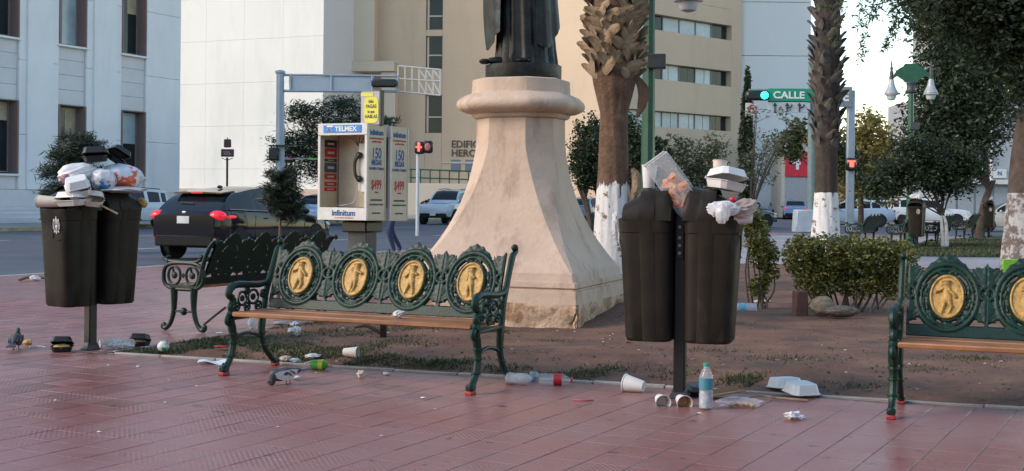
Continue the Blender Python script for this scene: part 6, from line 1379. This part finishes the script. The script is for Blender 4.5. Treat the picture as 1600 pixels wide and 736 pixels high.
# --- by the food-heaped bin
cup('large foam cup on its side, leftmost of three before the bin post', on(1006, 614, .042), (84, 0, -118), .14, .038, .062, group='foam cups on the tiles')
cup('middle foam cup of three on its side before the bin post, pale inside', on(1030, 631, .035), (97, 0, 8), .105, .03, .048, m_foamw, 'foam cups on the tiles'); cup('foam cup on its side with orange stain, beside the water bottle', on(1062, 632, .036), (97, 0, 10), .11, .03, .05, m_inner, 'foam cups on the tiles')
bottle('upright water bottle with green label and cap by the bin post', on(1103, 639), (0, 0, 20), .285, .045, m_lbl, m_capg, water=True)
clamshell('black tray tipped against the bin post behind the bottle', on(1086, 618, .006), (14, 0, 24), .13, .03, 4, m_fblk, name='black_tray')
o = MB().box((0, 0, .03), (.26, .11, .012), bev=.003).box((.0, .05, .045), (.26, .012, .05), bev=.003).build('cardboard_piece', m_card); place(o, on(1135, 622), 0, mrot(-12, -6, 20)); tag(o, 'torn cardboard piece behind the water bottle', 'cardboard')
t = thing('food_bag', 'clear bag of leftover food lying right of the water bottle', 'plastic bag', on(1155, 636), R(-10)); MB().ell((0, 0, .028), (.14, .055, .035), 18, 10, noise=.18, seed=4).build('bag', m_clear, t, 25)
for k in range(7): MB().ell((-.05 + .022 * k, .01 * (k % 3 - 1), .015 + .004 * (k % 2)), (.02, .018, .013), 8, 6, noise=.2, seed=k).build('food_piece', m_food if k % 2 else m_yfood, t)
clamshell('open white foam box upside down on the soil', on(1226, 607, .075), (176, 0, 18), .20, .06, 172, m_foam)
crumple('napkin', 'crumpled white napkin on the tiles near the end bench', on(1239, 656), (.065, .045, .028), m_paper, 26, 'napkin', noise=.4); stick('dry_stick', 'long pale stick lying along the bed edge', [on(1172, 622, .012), on(1195, 622, .014), on(1215, 625, .014), on(1262, 628, .01)], .008, m_boot)
bottle('water bottle with pale blue label lying beside the hedge', on(1182, 487, .04), (90, 0, -86), .30, .055, m_blab, m_foam, body=m_film); 
t = thing('broken_brick', 'brown broken block at the foot of the hedge', 'brick', on(1250, 494), R(12)); MB().box((0, 0, .13), (.14, .12, .28), bev=.012).build('block', mat('brown_block', (.10, .05, .035), .9, bump=.4), t)
crumple('rock', 'beige rough rock under the hedge', on(1283, 493), (.15, .10, .11), mat('beige_rock', (.25, .19, .13), .9, var=.25, sc_=12, bump=.8, bs=30), 27, 'rock', noise=.14, n=18); crumple('rock', 'low dark patterned stone under the hedge beside the beige rock', on(1315, 496), (.2, .1, .07), mat('dark_rock', (.14, .11, .085), .9, var=.4, sc_=14, bump=.8), 28, 'rock', noise=.12, n=18)
crumple('paper_scrap', 'white strip of paper behind the blue bottle', on(1192, 473), (.12, .05, .02), m_paper, 29, 'paper')
p = G(1590, 432); o = MB().box((0, 0, .12), (.9, .06, .24), bev=.01).build('lime_patch', mat('bright_lawn_lime', (.16, .42, .03), .5)); place(o, (p.x + .2, p.y, .06), R(-8)); tag(o, 'made-up lime green panel in place of bright lawn behind the end bench', 'panel')  # made-up panel standing in for a bright patch of sunlit lawn
# --- heaped on the right bin (positions in the bin's own frame)
def local(base, ang, x, y, z): c, s = math.cos(ang), math.sin(ang); return (base.x + x * c - y * s, base.y + x * s + y * c, z)
RB = lambda x, y, z: local(PBR, AR, x, y, z); LBn = lambda x, y, z: local(PBL, ALf, x, y, z)
cup('tall foam cup standing on the left hood of the food-heaped bin', RB(-.215, -.03, 1.372), (0, 3, 0), .15, .034, .052)
t = thing('food_bag', 'clear square bag with orange food leaning between the bin hoods', 'plastic bag', RB(.10, -.06, 1.20), 0, None, mrot(0, -36, -17)); t.scale = (1.1, 1.1, 1.12); b = MB(); b.loft([[(x * k, y * k, z) for x, y in ((-.075, -.05), (.075, -.05), (.08, .04), (-.08, .05))] for z, k in ((0, .85), (.06, 1.), (.18, 1.05), (.34, 1.0), (.40, .95))]); b.build('bag', m_clear, t, 25); b = MB(); b.tube([(-.075, -.05, .40), (.07, -.05, .40), (.075, .04, .40), (-.075, .045, .40), (-.075, -.05, .40)], .005, 6); b.build('bag_rim', m_film, t)
for k in range(30): MB().ell((random.uniform(-.055, .055), random.uniform(-.04, .03), random.uniform(.01, .25) ** 1.0), (.032, .024, .03), 8, 6, noise=.25, seed=k).build('food_piece', m_food if k % 6 else m_yfood, t)
crumple('plastic_bag', 'brownish film bag under the tall foam cup', RB(-.06, -.06, 1.26), (.13, .07, .05), mat('brown_film', (.40, .28, .22), .3, var=.3, sc_=12, alpha=.8), 33, 'plastic bag', (0, 25, 0), .22, 16); o = crumple('bottle_cap', 'round red cap between the bin hoods', RB(.03, -.10, 1.235), (.02, .02, .02), m_capr, 2, 'cap', noise=.02)
cup('foam cup lying in the left mouth of the food-heaped bin', RB(-.36, -.06, 1.235), (90, 0, 60), .12, .034, .052, m_inner); crumple('plastic_bag', 'white bag hanging from the left mouth of the bin', RB(-.445, .03, 1.02), (.03, .05, .11), m_film, 35, 'plastic bag', noise=.25)
clamshell('white foam box resting on the right hood of the food-heaped bin', RB(.285, -.03, 1.365), (4, 10, 30), .22, .05, 12, m_foam); cup('bitten foam cup on top of the white foam box', RB(.25, -.04, 1.468), (-6, 4, 0), .085, .038, .047, m_food, m=m_foamw)
crumple('napkin', 'crumpled paper and clear plastic bulging from the right bin mouth', RB(.30, -.235, 1.19), (.11, .045, .055), m_paper, 36, 'napkin', noise=.3, n=18); crumple('plastic_bag', 'clear crushed cup over the right bin rim', RB(.31, -.285, 1.15), (.055, .035, .07), m_film, 37, 'plastic cup', noise=.2, n=16)
crumple('plastic_bag', 'brownish clear bag sticking out of the right bin mouth', RB(.44, -.12, 1.18), (.11, .08, .07), mat('tan_film', (.52, .40, .34), .3, var=.25, sc_=14, alpha=.85), 38, 'plastic bag', (0, -25, 0), .25, 18); cup('foam cup end at the right edge of the food-heaped bin', RB(.47, -.10, 1.185), (88, 0, -95), .12, .034, .05)
crumple('fruit', 'small red lump among the right bin rubbish', RB(.355, -.19, 1.285), (.022, .022, .02), m_capr, 3, 'fruit', noise=.05)
# --- heaped on the left bin
HL = lambda px, py, Y: tuple(W(px, py, Y))
crumple('plastic_bag', 'white plastic bag heaped on the left bin top', HL(122, 288, 10.62), (.17, .14, .10), mat('white_bag', (.74, .72, .70), .35, var=.12, sc_=9), 41, 'plastic bag', (0, -10, 20), .12, 20)
m_obag = mat('printed_bag', (.62, .66, .70), .3, var=.15, sc_=6, c3=(.70, .10, .03), c3s=5.5, c3t=(.545, .56)); m_obag2 = mat('printed_bag_blue', (.64, .66, .68), .3, var=.1, sc_=6, c3=(.04, .20, .46), c3s=6, c3t=(.54, .55))
crumple('plastic_bag', 'clear bag printed with orange swirls on the left bin', HL(186, 297, 10.78), (.20, .16, .125), m_obag, 42, 'plastic bag', (0, 6, -10), .10, 22)
crumple('plastic_bag', 'bag printed with blue between white bag and orange swirled bag', HL(157, 296, 10.62), (.12, .10, .10), m_obag2, 47, 'plastic bag', (0, 20, 0), .14, 22)
crumple('plastic_bag', 'flat film bag edge draped over the right half of the left bin', HL(190, 302, 10.70), (.22, .17, .035), mat('grey_film', (.45, .46, .48), .3, var=.2, sc_=10), 48, 'plastic bag', noise=.2)
crumple('plastic_wrapper', 'orange wrapper at the left end of the white bag', HL(102, 288, 10.50), (.055, .05, .05), mat('wrapper_orange', (.60, .10, .04), .4, var=.3, sc_=12, c2=(.2, .3, .5)), 44, 'wrapper', noise=.2)
clamshell('black foam box topmost on the rubbish heap', HL(150, 253, 10.68), (3, -4, 12), .20, .05, 8, m_fblk); clamshell('black foam box tilted open behind the topmost one', HL(178, 252, 10.82), (20, 30, 40), .17, .04, 25, m_fblk)
clamshell('white foam box tipped towards us on the left bin hood', HL(124, 303, 10.36), (28, -14, 20), .19, .06, 8, m_foam)
clamshell('white foam tray lying in the left bin mouth', HL(116, 321, 10.36), (4, -3, -18), .24, .045, 6, m_foam); clamshell('open foam lid right of the foam tray', HL(146, 321, 10.40), (10, 6, 8), .15, .04, 20, m_foamw)
cup('large pale foam cup lying out of the left bin mouth', HL(96, 316, 10.34), (88, 0, -97), .20, .040, .052, m=m_foamw)
stick('wooden_skewer', 'wooden skewer slanting out of the left bin', [HL(150, 317, 10.38), HL(166, 325, 10.33), HL(184, 334, 10.30)], .008, m_boot)
crumple('food_scrap', 'yellowish lump at the far edge of the left bin', HL(222, 325, 10.9), (.055, .05, .045), m_yfood, 45, 'food scrap')
# far litter bins by the benches
for (px, py, lb) in ((1432, 392, 'dark far litter bin with white paper between the benches'), (1545, 372, 'dark far litter bin overflowing near the thick tree trunk')):
    p = G(px, py); t = copy_tree(binR); t.location = p; t.rotation_euler = (0, 0, R(65)); t['label'] = lb; t['group'] = 'far litter bins'
    crumple('plastic_bag', 'white bag on top of the ' + ('middle far bin' if px < 1500 else 'farther far bin'), (p.x - .05, p.y - .1, 1.34), (.2, .15, .1), m_paper, px, 'plastic bag'); 
p = G(1545, 372); crumple('plastic_wrapper', 'orange wrapper over the rim of the farther far bin', (p.x - .25, p.y - .15, 1.15), (.15, .1, .08), mat('wrapper_orange', (.55, .09, .03), .4), 77, 'wrapper')
bake_texts()
